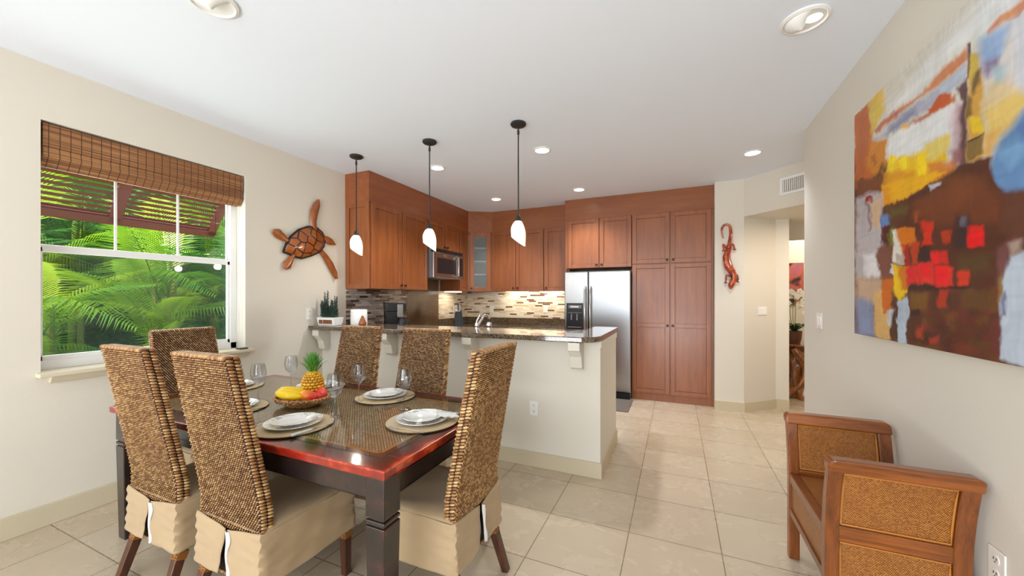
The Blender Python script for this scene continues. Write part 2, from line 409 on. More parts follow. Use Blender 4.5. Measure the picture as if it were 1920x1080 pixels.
# left wall with the window opening
WY0, WY1, WZ0, WZ1 = .932, 2.102, .93, 2.455
b = MB(); b.box(-3.72, XL, YF, WY0, 0, H); b.box(-3.72, XL, WY1, YB+.1, 0, H); b.box(-3.72, XL, WY0, WY1, 0, WZ0-.001); b.box(-3.72, XL, WY0, WY1, WZ1, H)
struct('wall_left', b, M['wall'])
struct('wall_back', MB().box(-3.5, .43, YB, YB+.12, 0, H), M['wall'])
b = MB(); b.box(XR, XR+.16, YF, 3.93, 0, H); struct('wall_right', b, M['wall_r'])
# behind the viewer: the wall around the open lanai doors
b = MB(); b.box(-3.5, -3.15, YF-.1, YF, 0, H); b.box(.92, 1.0, YF-.1, YF, 0, H); b.box(-3.15, .92, YF-.1, YF, 2.6, H)
struct('wall_front', b, M['wall'])
# wall beside the pantry, its angled return and the header over the hall opening
HZ = 2.35
P0, P1_, P2_, P3_ = (.435, 5.245), (.745, 5.245), (1.135, 5.60), (1.272, 5.60)
b = MB(); b.prism([P0, P1_, P2_, P3_, (1.272, 5.72), (1.08, 5.75), (.435, 6.05)], 0, H)
struct('wall_hall', b, M['wall'])
d = Vector((1, -1)).normalized()
e1 = (P1_[0]+d.x*1.6, P1_[1]+d.y*1.6)
b = MB(); b.prism([P1_, e1, (e1[0]+.1, e1[1]+.1), (P1_[0]+.14, P1_[1]+.13)], HZ, H); struct('wall_header', b, M['wall'])
struct('ceiling_hall', MB().prism([(P1_[0]+.139, P1_[1]+.129), (e1[0]+.099, e1[1]+.099), (3.1, 4.2), (3.1, 5.92), (1.0, 5.92)], HZ, HZ+.06), M['wall'])
b = MB(); b.box(3.1, 3.2, 3.5, 8.3, 0, H); struct('wall_hall_right', b, M['wall'])
struct('wall_foyer', MB().box(.4, 3.1, 7.6, 7.7, 0, H), M['wall'])
struct('wall_foyer_left', MB().box(.4, .5, 6.05, 7.6, 0, H), M['wall'])
struct('wall_soffit', MB().box(.9, 3.1, 6.5, 6.65, 2.21, 2.5), M['wall'])
struct('wall_soffit_upper', MB().box(1.0, 3.1, 5.93, 6.0, 2.46, H), M['wall'])
struct('wall_hall_front', MB().box(1.16, 3.1, 3.5, 3.6, 0, H), M['wall'])
# peninsula half wall with its end return
PX1, PY0 = -.53, 2.89
b = MB(); b.prism([(XL+.001, PY0), (PX1, PY0), (PX1, 3.70), (-.73, 3.70), (-.73, 3.03), (XL+.001, 3.03)], 0, 1.046)
struct('wall_peninsula', b, M['wall'])
BH = .12
struct('trim_1', MB().prism([(XL+.01, PY0-.012), (PX1+.012, PY0-.012), (PX1+.012, 3.71), (-.73, 3.71), (-.73, 3.705), (PX1, 3.705), (PX1, PY0), (XL+.01, PY0)], 0, BH), M['base'], bevel=.004)
b = MB()   # little ledger moulding right under the counter
b.box(XL+.01, PX1+.006, PY0-.008, PY0, 1.01, 1.046); b.box(PX1, PX1+.008, PY0, 3.70, 1.0, 1.046); struct('trim_2', b, M['wall'])
struct('baseboard_left', MB().box(XL, XL+.014, YF, PY0-.013, 0, .13), M['base'], bevel=.004)
struct('baseboard_right', MB().prism([(XR-.014, YF), (XR, YF), (XR, 3.93), (XR+.16, 3.93), (XR+.16, 3.944), (XR-.014, 3.944)], 0, .13), M['base'])
b = MB(); b.prism([(P0[0]+.002, P0[1]), P1_, P2_, P3_, (P3_[0], P3_[1]-.014), (P2_[0]+.005, P2_[1]-.014), (P1_[0]+.006, P1_[1]-.014), (P0[0]+.002, P0[1]-.014)], 0, .115); struct('baseboard_hall', b, M['base'])
struct('baseboard_foyer', MB().box(.5, 3.1, 7.586, 7.6, 0, .12), M['base'])

# ---------------------------------------------------------------- window
FX = -3.66
win = thing('window_1', None, None, (FX, 0, 0)); win['kind'] = 'structure'
for k_ in ('label', 'category'):
    if k_ in win: del win[k_]
b = MB(); t_ = .03
b.box(-.035, .035, WY0, WY0+t_, WZ0, WZ1); b.box(-.035, .035, WY1-.05, WY1, WZ0, WZ1); b.box(-.035, .035, WY0, WY1, WZ1-t_, WZ1); b.box(-.035, .035, WY0, WY1, WZ0, WZ0+.055)
b.build('window_frame', M['white'], win, bevel=.003)
MZ = 1.70
b = MB(); y0, y1 = WY0+t_, WY1-.05   # upper sash, 3 lights
b.box(-.02, -.001, y0, y0+.012, MZ, WZ1-t_); b.box(-.02, -.001, y1-.012, y1, MZ, WZ1-t_); b.box(-.02, -.001, y0, y1, MZ-.015, MZ+.02)
for y in (1.322, 1.688): b.box(-.016, -.003, y-.007, y+.007, MZ, WZ1-t_)
b.build('upper_sash', M['white'], win, bevel=.002)
b = MB(); b.box(.002, .026, y0, y0+.014, WZ0+.055, MZ); b.box(.002, .026, y1-.02, y1, WZ0+.055, MZ); b.box(.002, .026, y0, y1, MZ-.03, MZ+.014); b.box(.002, .026, y0, y1, WZ0+.055, WZ0+.085)
b.build('lower_sash', M['white'], win, bevel=.002)
MB().box(-.011, -.008, y0, y1, MZ, WZ1-t_).build('upper_pane', M['pane'], win)
MB().box(.012, .015, y0, y1, WZ0+.08, MZ-.02).build('lower_pane', M['pane'], win)
MB().box(-.0305, -.0295, y0, y1, WZ0+.055, MZ).build('insect_screen', M['screen'], win)
b = MB(); b.prism([(-3.625, .93), (-3.44, .93), (-3.43, .922), (-3.43, .905), (-3.445, .902), (-3.5, .902), (-3.5, .9), (-3.625, .9)], WY0-.02, WY1+.045, 'y')
b2 = MB(); b2.box(FX+.035-FX, .235, WY0, WY1, .905, .931)
sl = MB(); sl.box(-3.625, -3.50, WY0, WY1, .90, .930); sl.box(-3.50, -3.43, WY0-.022, WY1+.045, .905, .930); sl.prism([(-3.5, .905), (-3.445, .905), (-3.485, .862), (-3.5, .862)], WY0+.03, WY1+.0, 'y')
o = sl.build('window_sill', M['sill'], bevel=.004); o['kind'] = 'structure'
# folded bamboo roman shade
bl = thing('roman_shade', 'brown woven bamboo roman shade folded up at the top of the window', 'window blind', (-3.56, 1.517, 2.448))
prof = [(-.045, 0), (.035, 0), (.038, -.10), (.046, -.185), (.05, -.2), (.036, -.215), (.0, -.262), (-.02, -.262), (-.03, -.2), (-.045, -.1)]
MB().prism([(x, z) for x, z in prof], -.572, .572, 'y').build('folded_shade', M['blind'], bl, bevel=.004)
b = MB(); b.box(.0375, .049, -.574, .574, -.145, -.002); b.build('valance', M['blind'], bl, bevel=.003)
b = MB(); b.tube([(.02, .545, -.26), (.022, .548, -.9), (.02, .55, -1.44)], .0025, 6); b.tube([(.02, .555, -.26), (.03, .557, -.9), (.02, .55, -1.44)], .0025, 6)
b.build('pull_cord', M['plastic'], bl)
o = MB().box(-.03, .03, -.035, .035, 0, .012).build('sash_lock', M['black'], None, bevel=.004, loc=(-3.475, 2.06, .9305))
tag(o, 'small dark latch lying at the right end of the window sill', 'latch')
# bahama shutter outside, hinged over the window and propped open
sh = thing('shutter', 'red brown louvered shutter propped open outside the window', 'shutter', (-3.76, 1.50, 2.50))
ax = Vector((-.40, 0, -.52)); L = ax.length; u_ = ax.normalized(); nrm = Vector((u_.z, 0, -u_.x))
def shp(s, y, off=0): p = u_*s+nrm*off; return Vector((p.x, y, p.z))
b = MB()
for y, w_ in ((-.70, .07), (.665, .07), (-.02, .075)): b.bar(shp(0, y), shp(L, y), w_, .035, up=(0, 1, 0)) if False else b.hexa([shp(0, y-w_/2, -.02), shp(0, y+w_/2, -.02), shp(L, y+w_/2, -.02), shp(L, y-w_/2, -.02), shp(0, y-w_/2, .02), shp(0, y+w_/2, .02), shp(L, y+w_/2, .02), shp(L, y-w_/2, .02)])
for s in (.03, L-.03): b.hexa([shp(s-.035, -.735, -.02), shp(s+.035, -.735, -.02), shp(s+.035, .70, -.02), shp(s-.035, .70, -.02), shp(s-.035, -.735, .02), shp(s+.035, -.735, .02), shp(s+.035, .70, .02), shp(s-.035, .70, .02)])
b.build('shutter_frame', M['shutter'], sh, bevel=.003)
b = MB(); ns = 12
for i in range(ns):
    s = .085+(L-.17)*i/(ns-1); q = Vector((.018, 0, .006))
    for ya, yb in ((-.665, -.06), (.02, .63)):
        p = [shp(s, ya)-q, shp(s, ya)+q, shp(s, yb)+q, shp(s, yb)-q]
        b.hexa([x-Vector((0, 0, .0025)) for x in p]+[x+Vector((0, 0, .0025)) for x in p])
b.build('louvers', M['shutter'], sh)

# ---------------------------------------------------------------- kitchen cabinets
def shaker(x0, x1, z0, z1, midrail=None, fw=.055):
    b = MB(); g = .0015; x0 += g; x1 -= g; z0 += g; z1 -= g
    b.box(x0, x0+fw, -.02, 0, z0, z1); b.box(x1-fw, x1, -.02, 0, z0, z1); b.box(x0+fw, x1-fw, -.02, 0, z0, z0+fw); b.box(x0+fw, x1-fw, -.02, 0, z1-fw, z1)
    if midrail: b.box(x0+fw, x1-fw, -.02, 0, midrail-fw/2, midrail+fw/2)
    b.box(x0+fw, x1-fw, -.009, 0, z0+fw, z1-fw); return b
def knob_mb(x, z):
    b = MB(); k = MB().lathe([(.006, 0), (.006, .012), (.015, .017), (.0165, .024), (.012, .03), (0, .031)], 12)
    return b.add([(x+p[0], -.02-p[2], z+p[1]) for p in k.v], k.f)
def cabinet(label, loc, rz, w_, h_, d_, doors, z0=0, name='cabinet', cat='kitchen cabinet', body=None, mat='cherry', group=None):
    t = thing(name, label, cat, (loc[0], loc[1], loc[2]), rz, group)
    (body or MB().box(0, w_, .0, d_, 0, h_)).build('cabinet_body', M[mat], t, bevel=.002)
    for dd in doors:
        x0, x1, a, c_, kx, kz = dd[:6]; mr = dd[6] if len(dd) > 6 else None
        do = shaker(x0, x1, a, c_, mr).build('door', M[mat], t, bevel=.003)
        if kx is not None: knob_mb(kx, kz).build('knob', M['knob'], do, smooth=True)
    return t
UZ0, UZ1 = 1.48, 2.455; UH = UZ1-UZ0
R90 = pi/2
t = cabinet('two door cherry wall cabinet with panelled end beside the turtle wall', (-3.15, 3.205, UZ0), R90, 1.085, UH, .345,
        [(.025, .535, .0, UH, .505, .05), (.545, 1.06, .0, UH, .575, .05)])
# panelled end facing the dining table
b = MB(); b.box(0, .055, -.012, 0, 0, UH); b.box(.295, .35, -.012, 0, 0, UH); b.box(.055, .295, -.012, 0, 0, .055); b.box(.055, .295, -.012, 0, UH-.055, UH)
o = b.build('end_panel', M['cherry'], t, bevel=.003); o.matrix_parent_inverse = Matrix(); o.rotation_euler = (0, 0, -R90); o.location = (0, .342, 0)
MWZ = 2.075
cabinet('short cherry cabinet mounted directly above the microwave', (-3.15, 4.292, MWZ), R90, .80, UZ1-MWZ, .345,
        [(.0, .395, 0, UZ1-MWZ, .36, .04), (.405, .80, 0, UZ1-MWZ, .44, .04)])
cabinet('narrow cherry cabinet between microwave and glazed corner cabinet', (-3.15, 5.094, UZ0), R90, .286, UH, .345, [(.02, .25, 0, UH, None, 0)])
ca = atan2(.22, .34); cl = hypot(.22, .34)
t = thing('corner_cabinet', 'angled corner wall cabinet with a frosted glass door', 'kitchen cabinet', (-3.15, 5.38, UZ0), ca)
def toloc(x, y): dx, dy = x+3.15, y-5.38; return (dx*cos(ca)+dy*sin(ca), -dx*sin(ca)+dy*cos(ca))
poly = [toloc(-3.15, 5.384), toloc(-2.815, 5.60), toloc(-2.815, 5.948), toloc(-3.497, 5.948), toloc(-3.497, 5.384)]
b = MB(); b.prism(poly, 0, .02); b.prism(poly, UH-.02, UH)
bp = [toloc(-2.815, 5.60), toloc(-2.815, 5.948), toloc(-2.83, 5.948), toloc(-2.83, 5.61)]; b.prism(bp, 0, UH)
b.prism([toloc(-3.497, 5.936), toloc(-2.815, 5.936), toloc(-2.815, 5.948), toloc(-3.497, 5.948)], 0, UH)
b.prism([toloc(-3.497, 5.384), toloc(-3.485, 5.384), toloc(-3.485, 5.94), toloc(-3.497, 5.94)], 0, UH)
b.box(0, .04, 0.0, .02, 0, UH); b.box(cl-.04, cl, 0, .02, 0, UH); b.box(0, cl, 0, .02, UH-.05, UH)
b.build('cabinet_body', M['cherry'], t, bevel=.002)
b = MB(); fw = .07; x0, x1 = .035, cl-.03
b.box(x0, x0+fw, -.02, 0, 0, UH); b.box(x1-fw, x1, -.02, 0, 0, UH); b.box(x0+fw, x1-fw, -.02, 0, 0, fw); b.box(x0+fw, x1-fw, -.02, 0, UH-.075, UH)
dr = b.build('door', M['cherry'], t, bevel=.003)
o = MB().box(x0+fw, x1-fw, -.012, -.007, fw, UH-.075).build('glass_pane', M['frosted'], dr); o['label'] = 'frosted grey glass pane'
knob_mb(x0+.025, .05).build('knob', M['knob'], dr, smooth=True)
for z in (.27, .49, .71): 
    MB().prism([toloc(-3.10, 5.44), toloc(-2.85, 5.60), toloc(-2.85, 5.92), toloc(-3.4, 5.92)], z, z+.018).build('shelf', M['white'], t)
cabinet('two door cherry wall cabinet on the back wall over the mosaic', (-2.813, 5.60, UZ0), 0, .905, UH, .345,
        [(.0, .43, 0, UH, .40, .05), (.44, .905, 0, UH, .475, .05)])
cabinet('single door cherry wall cabinet next to the refrigerator', (-1.906, 5.60, UZ0), 0, .41, UH, .345, [(.02, .39, 0, UH, .05, .05)])
# tall units
TY, TD = 5.36, .585
cabinet('wide cherry cabinet with two doors above the refrigerator', (-1.49, TY, 1.80), 0, .93, 2.50-1.80, TD,
        [(.045, .49, 0, .70, .46, .04), (.50, .93, 0, .70, .53, .04)])
pz = .10
cabinet('tall cherry pantry cabinet with four doors right of the refrigerator', (-.556, TY, 0), 0, .988, 2.50, TD,
        [(.005, .478, 1.835, 2.50, .445, 1.875), (.485, .962, 1.835, 2.50, .52, 1.875), (.005, .478, pz, 1.825, .45, 1.01, 1.01), (.485, .962, pz, 1.825, .515, 1.01, 1.01)], name='pantry_cabinet')
# fascia between cabinets and ceiling
zc = H-.001
struct('trim_3', MB().box(XL+.001, -3.14, 3.195, 5.378, UZ1+.001, zc), M['cherry_hy'], bevel=.002)
struct('trim_4', MB().prism([(-3.14, 5.379), (-2.81, 5.593), (-2.81, 5.94), (-3.4, 5.94), (-3.4, 5.379)], UZ1+.001, zc), M['cherry_h'])
struct('trim_5', MB().box(-2.809, -1.493, 5.592, 5.94, UZ1+.001, zc), M['cherry_h'])
struct('trim_6', MB().box(-1.492, .434, 5.352, 5.94, 2.501, zc), M['cherry_h'], bevel=.002)
# base cabinets and worktops (mostly behind the bar)
def base_cab(label, loc, rz, w_, n):
    dw = w_/n
    cabinet(label, loc, rz, w_, .86, .58, [(i*dw, (i+1)*dw, .12, .85, i*dw+(.05 if i % 2 else dw-.05), .76) for i in range(n)])
base_cab('cherry base cabinets along the left kitchen wall under the coffee maker', (-2.90, 3.80, 0), R90, 1.50, 3)
base_cab('cherry base cabinets under the back worktop left of the refrigerator', (-2.85, 5.36, 0), 0, 1.36, 3)
b = MB(); b.prism([(XL+.004, 3.06), (-2.83, 3.06), (-2.83, 3.75), (-2.83, 5.33), (-1.49, 5.33), (-1.49, 5.94), (XL+.004, 5.94)], .872, .912)
o = b.build('worktop', M['granite'], bevel=.006); tag(o, 'brown granite worktop running along the left and back kitchen walls', 'countertop')
b = MB(); b.box(-2.82, -.735, 3.04, 3.68, .872, .912); o = b.build('sink_worktop', M['granite'], bevel=.006); tag(o, 'lower granite worktop behind the raised bar holding the faucet', 'countertop')
cabinet('cherry base cabinets under the faucet worktop behind the bar', (-.74, 3.63, 0), pi, 2.05, .86, .58, [(i*.41, (i+1)*.41, .12, .85, i*.41+.05, .76) for i in range(5)])
o = MB().box(XL+.001, XL+.012, 3.205, 4.27, .914, 1.478).build('backsplash', M['mosaic_y'])
tag(o, 'grey brown mosaic strip backsplash behind the coffee maker', 'backsplash')
o = MB().box(XL+.001, XL+.014, 4.272, 5.035, .914, 1.70).build('backsplash', M['granite_slab'])
tag(o, 'plain polished brown stone slab under the microwave', 'backsplash')
o = MB().box(XL+.001, XL+.012, 5.037, 5.94, 1.03, 1.478).build('backsplash', M['mosaic_yw'])
tag(o, 'cream mosaic backsplash on the side wall behind the knife block', 'backsplash')
o = MB().box(XL+.014, -1.50, YB-.012, YB-.001, 1.03, 1.478).build('backsplash', M['mosaic_x'])
tag(o, 'long cream mosaic strip backsplash on the back wall', 'backsplash')
b = MB(); b.box(XL+.001, XL+.02, 5.037, 5.92, .914, 1.028); b.box(XL+.001, -1.50, YB-.022, YB-.001, .914, 1.028)
o = b.build('upstand', M['granite']); tag(o, 'low brown granite upstand below the cream mosaic', 'backsplash')
o = MB().box(-3.42, -3.24, 5.1, 5.34, 1.462, 1.478).build('under_cabinet_light', M['stick']); tag(o, 'slim glowing light bar under the narrow corner cabinet', 'light')
light('AREA', 'under_cabinet_glow', (-3.3, 5.2, 1.455), 1.0, (1, .86, .66), (0, 0, 0), shape='RECTANGLE', size=.15, size_y=.3)
for x_, n_ in ((-2.45, 'a'), (-1.85, 'b')):
    o = MB().box(x_-.2, x_+.2, 5.80, 5.84, 1.472, 1.478).build('under_cabinet_light', M['stick']); 
    tag(o, 'slim glowing light bar under the '+('two door' if n_ == 'a' else 'single door')+' cabinet on the back wall', 'light')
    light('AREA', 'under_cabinet_glow', (x_, 5.76, 1.455), 1.3, (1, .88, .70), (radians(18), 0, 0), shape='RECTANGLE', size=.5, size_y=.06)

# wall plates
def plate_thing(name, label, cat, loc, rz, w_=.075, h_=.118, kind='outlet', n=1):
    t = thing(name, label, cat, loc, rz)   # local -y is the front
    MB().box(-w_/2, w_/2, -.006, 0, -h_/2, h_/2).build('cover_plate', M['plastic'], t, bevel=.003)
    if kind == 'outlet':
        for z in (-.024, .024):
            s = MB().lathe([(.0165, 0), (.0165, .002), (0, .002)], 16); q = MB().add([(p[0], -.006-p[2], p[1]+z) for p in s.v], s.f)
            so = q.build('socket', M['plastic'], t)
            b = MB()
            for x in (-.006, .006): b.box(x-.0012, x+.0012, -.0095, -.0078, z-.001, z+.007)
            b.box(-.002, .002, -.0095, -.0078, z-.010, z-.006); b.build('slots', M['slot'], so)
    else:
        for i in range(n):
            x = (i-(n-1)/2)*.046
            MB().hexa([(x-.016, -.007, -.033), (x+.016, -.007, -.033), (x+.016, 0, -.033), (x-.016, 0, -.033), (x-.016, -.011, .033), (x+.016, -.011, .033), (x+.016, 0, .033), (x-.016, 0, .033)]).build('rocker', M['white'], t, bevel=.002)
    return t
plate_thing('outlet', 'white electrical outlet on the front of the peninsula wall', 'outlet', (-1.067, PY0-.0005, .475), 0)
plate_thing('outlet', 'white electrical outlet beside the potted plant at the bar end', 'outlet', (XL+.0005, 2.735, 1.21), R90)
plate_thing('outlet', 'white electrical outlet low on the wall beside the cane bench', 'outlet', (XR-.0005, 1.825, .47), -R90)
plate_thing('light_switch', 'white rocker switch on the wall left of the abstract painting', 'light switch', (XR-.0005, 3.555, 1.205), -R90, .12, .118, 'sw', 2)
plate_thing('light_switch', 'small white double switch plate on the angled hall wall', 'light switch', (.965, 5.4445-.0008, 1.215), atan2(.355, .39), .15, .1, 'sw', 2)
for u, lb in ((922, 'white outlet in the mosaic behind the faucet'), (1023, 'white outlet in the mosaic near the refrigerator')):
    x, z = onY(u, 580, YB-.012); plate_thing('outlet', lb, 'outlet', (x, YB-.0125, z), 0)
plate_thing('outlet', 'white outlet in the side mosaic behind the knife block', 'outlet', (XL+.0125, onX(852, 580, XL+.012)[0], 1.17), R90)

# ---------------------------------------------------------------- bar countertop and corbels
TZ = 1.088
b = MB(); poly = [(XL+.002, 2.72), (-.64, 2.74), (-.565, 2.775), (-.525, 2.86), (-.525, 3.82), (-.76, 3.82), (-.76, 3.36), (-.86, 3.25), (XL+.002, 3.25)]
o = MB().prism(poly, 1.047, TZ).build('bar_countertop', M['granite'], bevel=.006); tag(o, 'raised dark granite bar counter on top of the peninsula wall', 'countertop')
cpoly = [(PY0-.001, 1.044), (PY0-.15, 1.044), (PY0-.15, .985), (PY0-.135, .975), (PY0-.09, .93), (PY0-.075, .87), (PY0-.07, .845), (PY0-.05, .83), (PY0-.001, .83)]
for x, lb in ((-.70, 'cream corbel under the bar end nearest the refrigerator'), (-1.62, 'cream corbel under the bar left of the wall outlet'), (-2.52, 'cream corbel under the bar between two woven chairs'), (-3.42, 'cream corbel under the bar against the window wall')):
    o = MB().prism([(p[0], p[1]) for p in cpoly], x-.045, x+.045, 'x').build('corbel', M['wall'], bevel=.004)
    c_ = o; tag(o, lb, 'corbel')

# ---------------------------------------------------------------- microwave
mw = thing('microwave', 'stainless over the range microwave under the short cabinet', 'microwave', (-3.10, 4.296, 1.655), R90)
W_, Hm = .794, .415
MB().box(0, W_, .0, .385, 0, Hm).build('body', M['steel_side'], mw, bevel=.004)
MB().box(0, W_, -.03, 0, Hm-.052, Hm).build('vent_grille', M['black'], mw, bevel=.006)
do = MB().box(.0, .60, -.045, 0, 0, Hm-.055).build('door', M['steel'], mw, bevel=.006)
MB().box(.085, .56, -.047, -.044, .065, Hm-.13).build('door_window', M['black'], do, bevel=.004)
b = MB().tube([(.588, -.045, .03), (.588, -.085, .05), (.588, -.085, Hm-.10), (.588, -.045, Hm-.075)], .012, 10); b.build('handle', M['steel_h'], do, smooth=True)
cp = MB().box(.605, W_, -.045, 0, 0, Hm-.055).build('control_panel', M['steel'], mw, bevel=.004)
b = MB().box(.635, W_-.03, -.047, -.044, .05, Hm-.09); b.build('keypad', M['black'], cp)
b = MB().box(.25, .33, -.048, -.0445, Hm-.10, Hm-.08); b.build('badge', M['chrome'], do)

# ---------------------------------------------------------------- refrigerator
fr = thing('refrigerator', 'stainless side by side refrigerator with black ice dispenser', 'refrigerator', (-1.470, 5.30, 0), 0)
FH = 1.755
MB().box(.005, .905, .0, .62, .03, FH-.02).build('body', M['steel_side'], fr, bevel=.004)
MB().box(.01, .90, -.045, 0, .0, .085).build('toe_grille', M['black'], fr, bevel=.004)
d1 = MB().box(.0, .338, -.065, -.003, .10, FH-.01).build('door', M['steel'], fr, bevel=.012, seg=3)
d2 = MB().box(.345, .910, -.065, -.003, .10, FH-.01).build('door', M['steel'], fr, bevel=.012, seg=3)
for dd, x in ((d1, .305), (d2, .378)):
    MB().tube([(x, -.065, .62), (x, -.115, .66), (x, -.12, 1.1), (x, -.115, 1.49), (x, -.065, 1.53)], .014, 10).build('handle', M['steel_h'], dd, smooth=True)
ds = MB(); ds.box(.03, .272, -.071, -.064, .93, 1.30); dp = ds.build('dispenser', M['black'], d1, bevel=.003)
b = MB(); b.box(.06, .25, -.076, -.07, 1.225, 1.27); b.build('control_strip', M['steel_side'], dp, bevel=.002)
b = MB(); b.box(.055, .25, -.085, -.07, 1.16, 1.168); b.tube([(.11, -.078, 1.15), (.11, -.09, 1.06)], .012, 8); b.tube([(.19, -.078, 1.15), (.19, -.09, 1.06)], .012, 8); b.box(.055, .25, -.095, -.07, .955, .965)
b.build('paddles', M['steel_side'], dp)
b = MB(); b.box(.09, .21, -.0775, -.0758, 1.238, 1.258); b.build('buttons', M['plastic'], dp)
MB().box(.70, .76, -.067, -.0645, 1.655, 1.672).build('badge', M['chrome'], d2)
o = MB().box(-1.40, -.53, 4.68, 5.235, 0.001, .012).build('floor_mat', plain('grey_floor_mat', srgb(112, 104, 96), .9), bevel=.003)
tag(o, 'grey rectangular floor mat in front of the refrigerator', 'mat')

# ---------------------------------------------------------------- worktop and bar things
pl = thing('potted_plant', 'small bushy herb in a white planter box at the bar end', 'plant', (-3.335, 2.85, TZ), 0)
b = MB(); b.hexa([(-.115, -.05, 0), (.115, -.05, 0), (.115, .05, 0), (-.115, .05, 0), (-.13, -.06, .085), (.13, -.06, .085), (.13, .06, .085), (-.13, .06, .085)])
pb = b.build('planter_box', M['ceramic'], pl, bevel=.004)
b = MB(); b.box(-.09, -.045, -.063, -.05, .02, .06); b.box(-.03, .09, -.063, -.05, .02, .06); b.build('wood_slat', M['teak'], pb)
b = MB()
for i in range(38):
    a = random.uniform(0, 2*pi); r = random.uniform(0, .05); x0 = random.uniform(-.10, .08); y0 = r*sin(a)*.7
    hgt = random.uniform(.10, .19)+(.12 if -.075 < x0 < -.0 and i % 3 == 0 else 0)+(.06 if x0 > .06 else 0)
    tipx = x0+random.uniform(-.03, .03); tipy = y0+random.uniform(-.03, .03)
    b.tube([(x0, y0, .07), (tipx, tipy, .08+hgt)], .0018, 4)
    for k in range(60):
        t_ = .05+.95*k/60; p = Vector((x0+(tipx-x0)*t_, y0+(tipy-y0)*t_, .07+(hgt+.01)*t_)); an = k*2.4; d_ = Vector((cos(an), sin(an), .7)).normalized()*.042*(1.2-t_)
        sd = Vector((-sin(an), cos(an), 0))*.0075; q = p+d_
        b.add([p-sd*.4, p+sd*.4, p+d_*.6+sd, q, p+d_*.6-sd], [(0, 1, 2, 3, 4)])
b.build('foliage', M['plantgreen'], pl, recalc=False)
ob = MB().lathe([(.082, 0), (.084, .005), (.084, .16), (.08, .165), (.075, .16), (.07, .155), (0, .155)], 28).build('canister', M['ceramic'], smooth=True, loc=(-3.075, 2.99, TZ))
tag(ob, 'plain white round canister on the bar behind a woven chair', 'canister')
ob = MB().lathe([(.024, 0), (.036, .012), (.038, .03), (.026, .065), (.014, .09), (.010, .105), (0, .108)], 20).build('wooden_pear', M['carved'], smooth=True, loc=(-2.935, 2.90, TZ))
tag(ob, 'small brown wooden pear ornament beside the white canister', 'ornament')
mg = thing('mug', 'dark blue mug on the bar between plant and canister', 'mug', (-3.22, 3.05, TZ))
MB().lathe([(.033, 0), (.038, .01), (.04, .06), (.037, .06), (.035, .012), (0, .01)], 20).build('cup', plain('navy_glaze', srgb(40, 48, 76), .2), mg, smooth=True)
MB().tube([(-.038, 0, .05), (-.062, 0, .045), (-.062, 0, .022), (-.038, 0, .015)], .005, 8).build('handle', plain('navy_glaze2', srgb(40, 48, 76), .2), mg, smooth=True)
cm = thing('coffee_maker', 'black drip coffee maker with steel panel against grey mosaic', 'coffee maker', (-3.17, 3.66, .912), radians(50))
b = MB(); b.box(-.12, .12, -.10, .12, 0, .035); b.box(-.12, .01, -.09, .12, .03, .40); b.box(-.12, .12, -.10, .12, .30, .40); b.build('housing', M['black'], cm, bevel=.008)
MB().box(.01, .075, -.108, -.098, .23, .385).build('steel_panel', M['steel'], cm, bevel=.003)
MB().lathe([(.055, .036), (.072, .06), (.074, .15), (.058, .19), (.05, .215), (.055, .222)], 20, (.068, -.06, 0)).build('carafe', M['black'], cm, smooth=True)
MB().tube([(.10, -.06, .18), (.15, -.08, .18), (.155, -.08, .10), (.12, -.07, .06)], .009, 8).build('carafe_handle', M['black'], cm, smooth=True)
kb = thing('knife_block', 'black knife block with upright knives in the kitchen corner', 'knife block', (-3.06, 4.95, .912), radians(35))
MB().hexa([(-.075, -.08, 0), (.075, -.08, 0), (.075, .08, 0), (-.075, .08, 0), (-.05, .0, .25), (.05, .0, .25), (.055, .12, .28), (-.055, .12, .28)]).build('block', M['black'], kb, bevel=.006)
for i, (x, y, l) in enumerate(((-.02, .03, .12), (.0, .05, .15), (.02, .04, .11), (.028, .07, .13))):
    MB().bar((x, y, .22), (x*1.6, y+.05, .23+l), .016, .011).build('knife_handle', M['black'] if i % 2 else M['silver'], kb, bevel=.003)
b = MB()
for x in (-.035, 0, .035): b.lathe([(.018, 0), (.022, .004), (.018, .008)], 14, (x, -.075, .01))
b.build('finger_rings', M['chrome'], kb, smooth=True)
fc = thing('faucet', 'chrome kitchen faucet with side lever behind the bar', 'faucet', (-1.86, 3.36, .912), radians(10))
b = MB().lathe([(.028, 0), (.028, .01), (.022, .02), (.022, .16), (.025, .19), (.02, .21), (0, .215)], 18); b.build('body', M['chrome'], fc, smooth=True)
MB().tube([(0, 0, .17), (.03, .03, .23), (.06, .06, .29), (.085, .085, .285), (.10, .10, .25)], [.016, .015, .014, .015, .017], 10).build('spout', M['chrome'], fc, smooth=True)
MB().tube([(0, 0, .20), (.01, -.01, .24), (.045, -.01, .30)], [.014, .010, .008], 8).build('lever', M['chrome'], fc, smooth=True)
sp = MB().lathe([(.022, 0), (.022, .01), (.012, .02), (.014, .12), (.026, .16), (.03, .20), (.022, .22), (0, .222)], 16).build('side_sprayer', M['chrome'], smooth=True, loc=(-1.73, 3.38, .912), rot=(0, radians(0), 0))
tag(sp, 'chrome side sprayer standing right of the kitchen faucet', 'faucet sprayer')

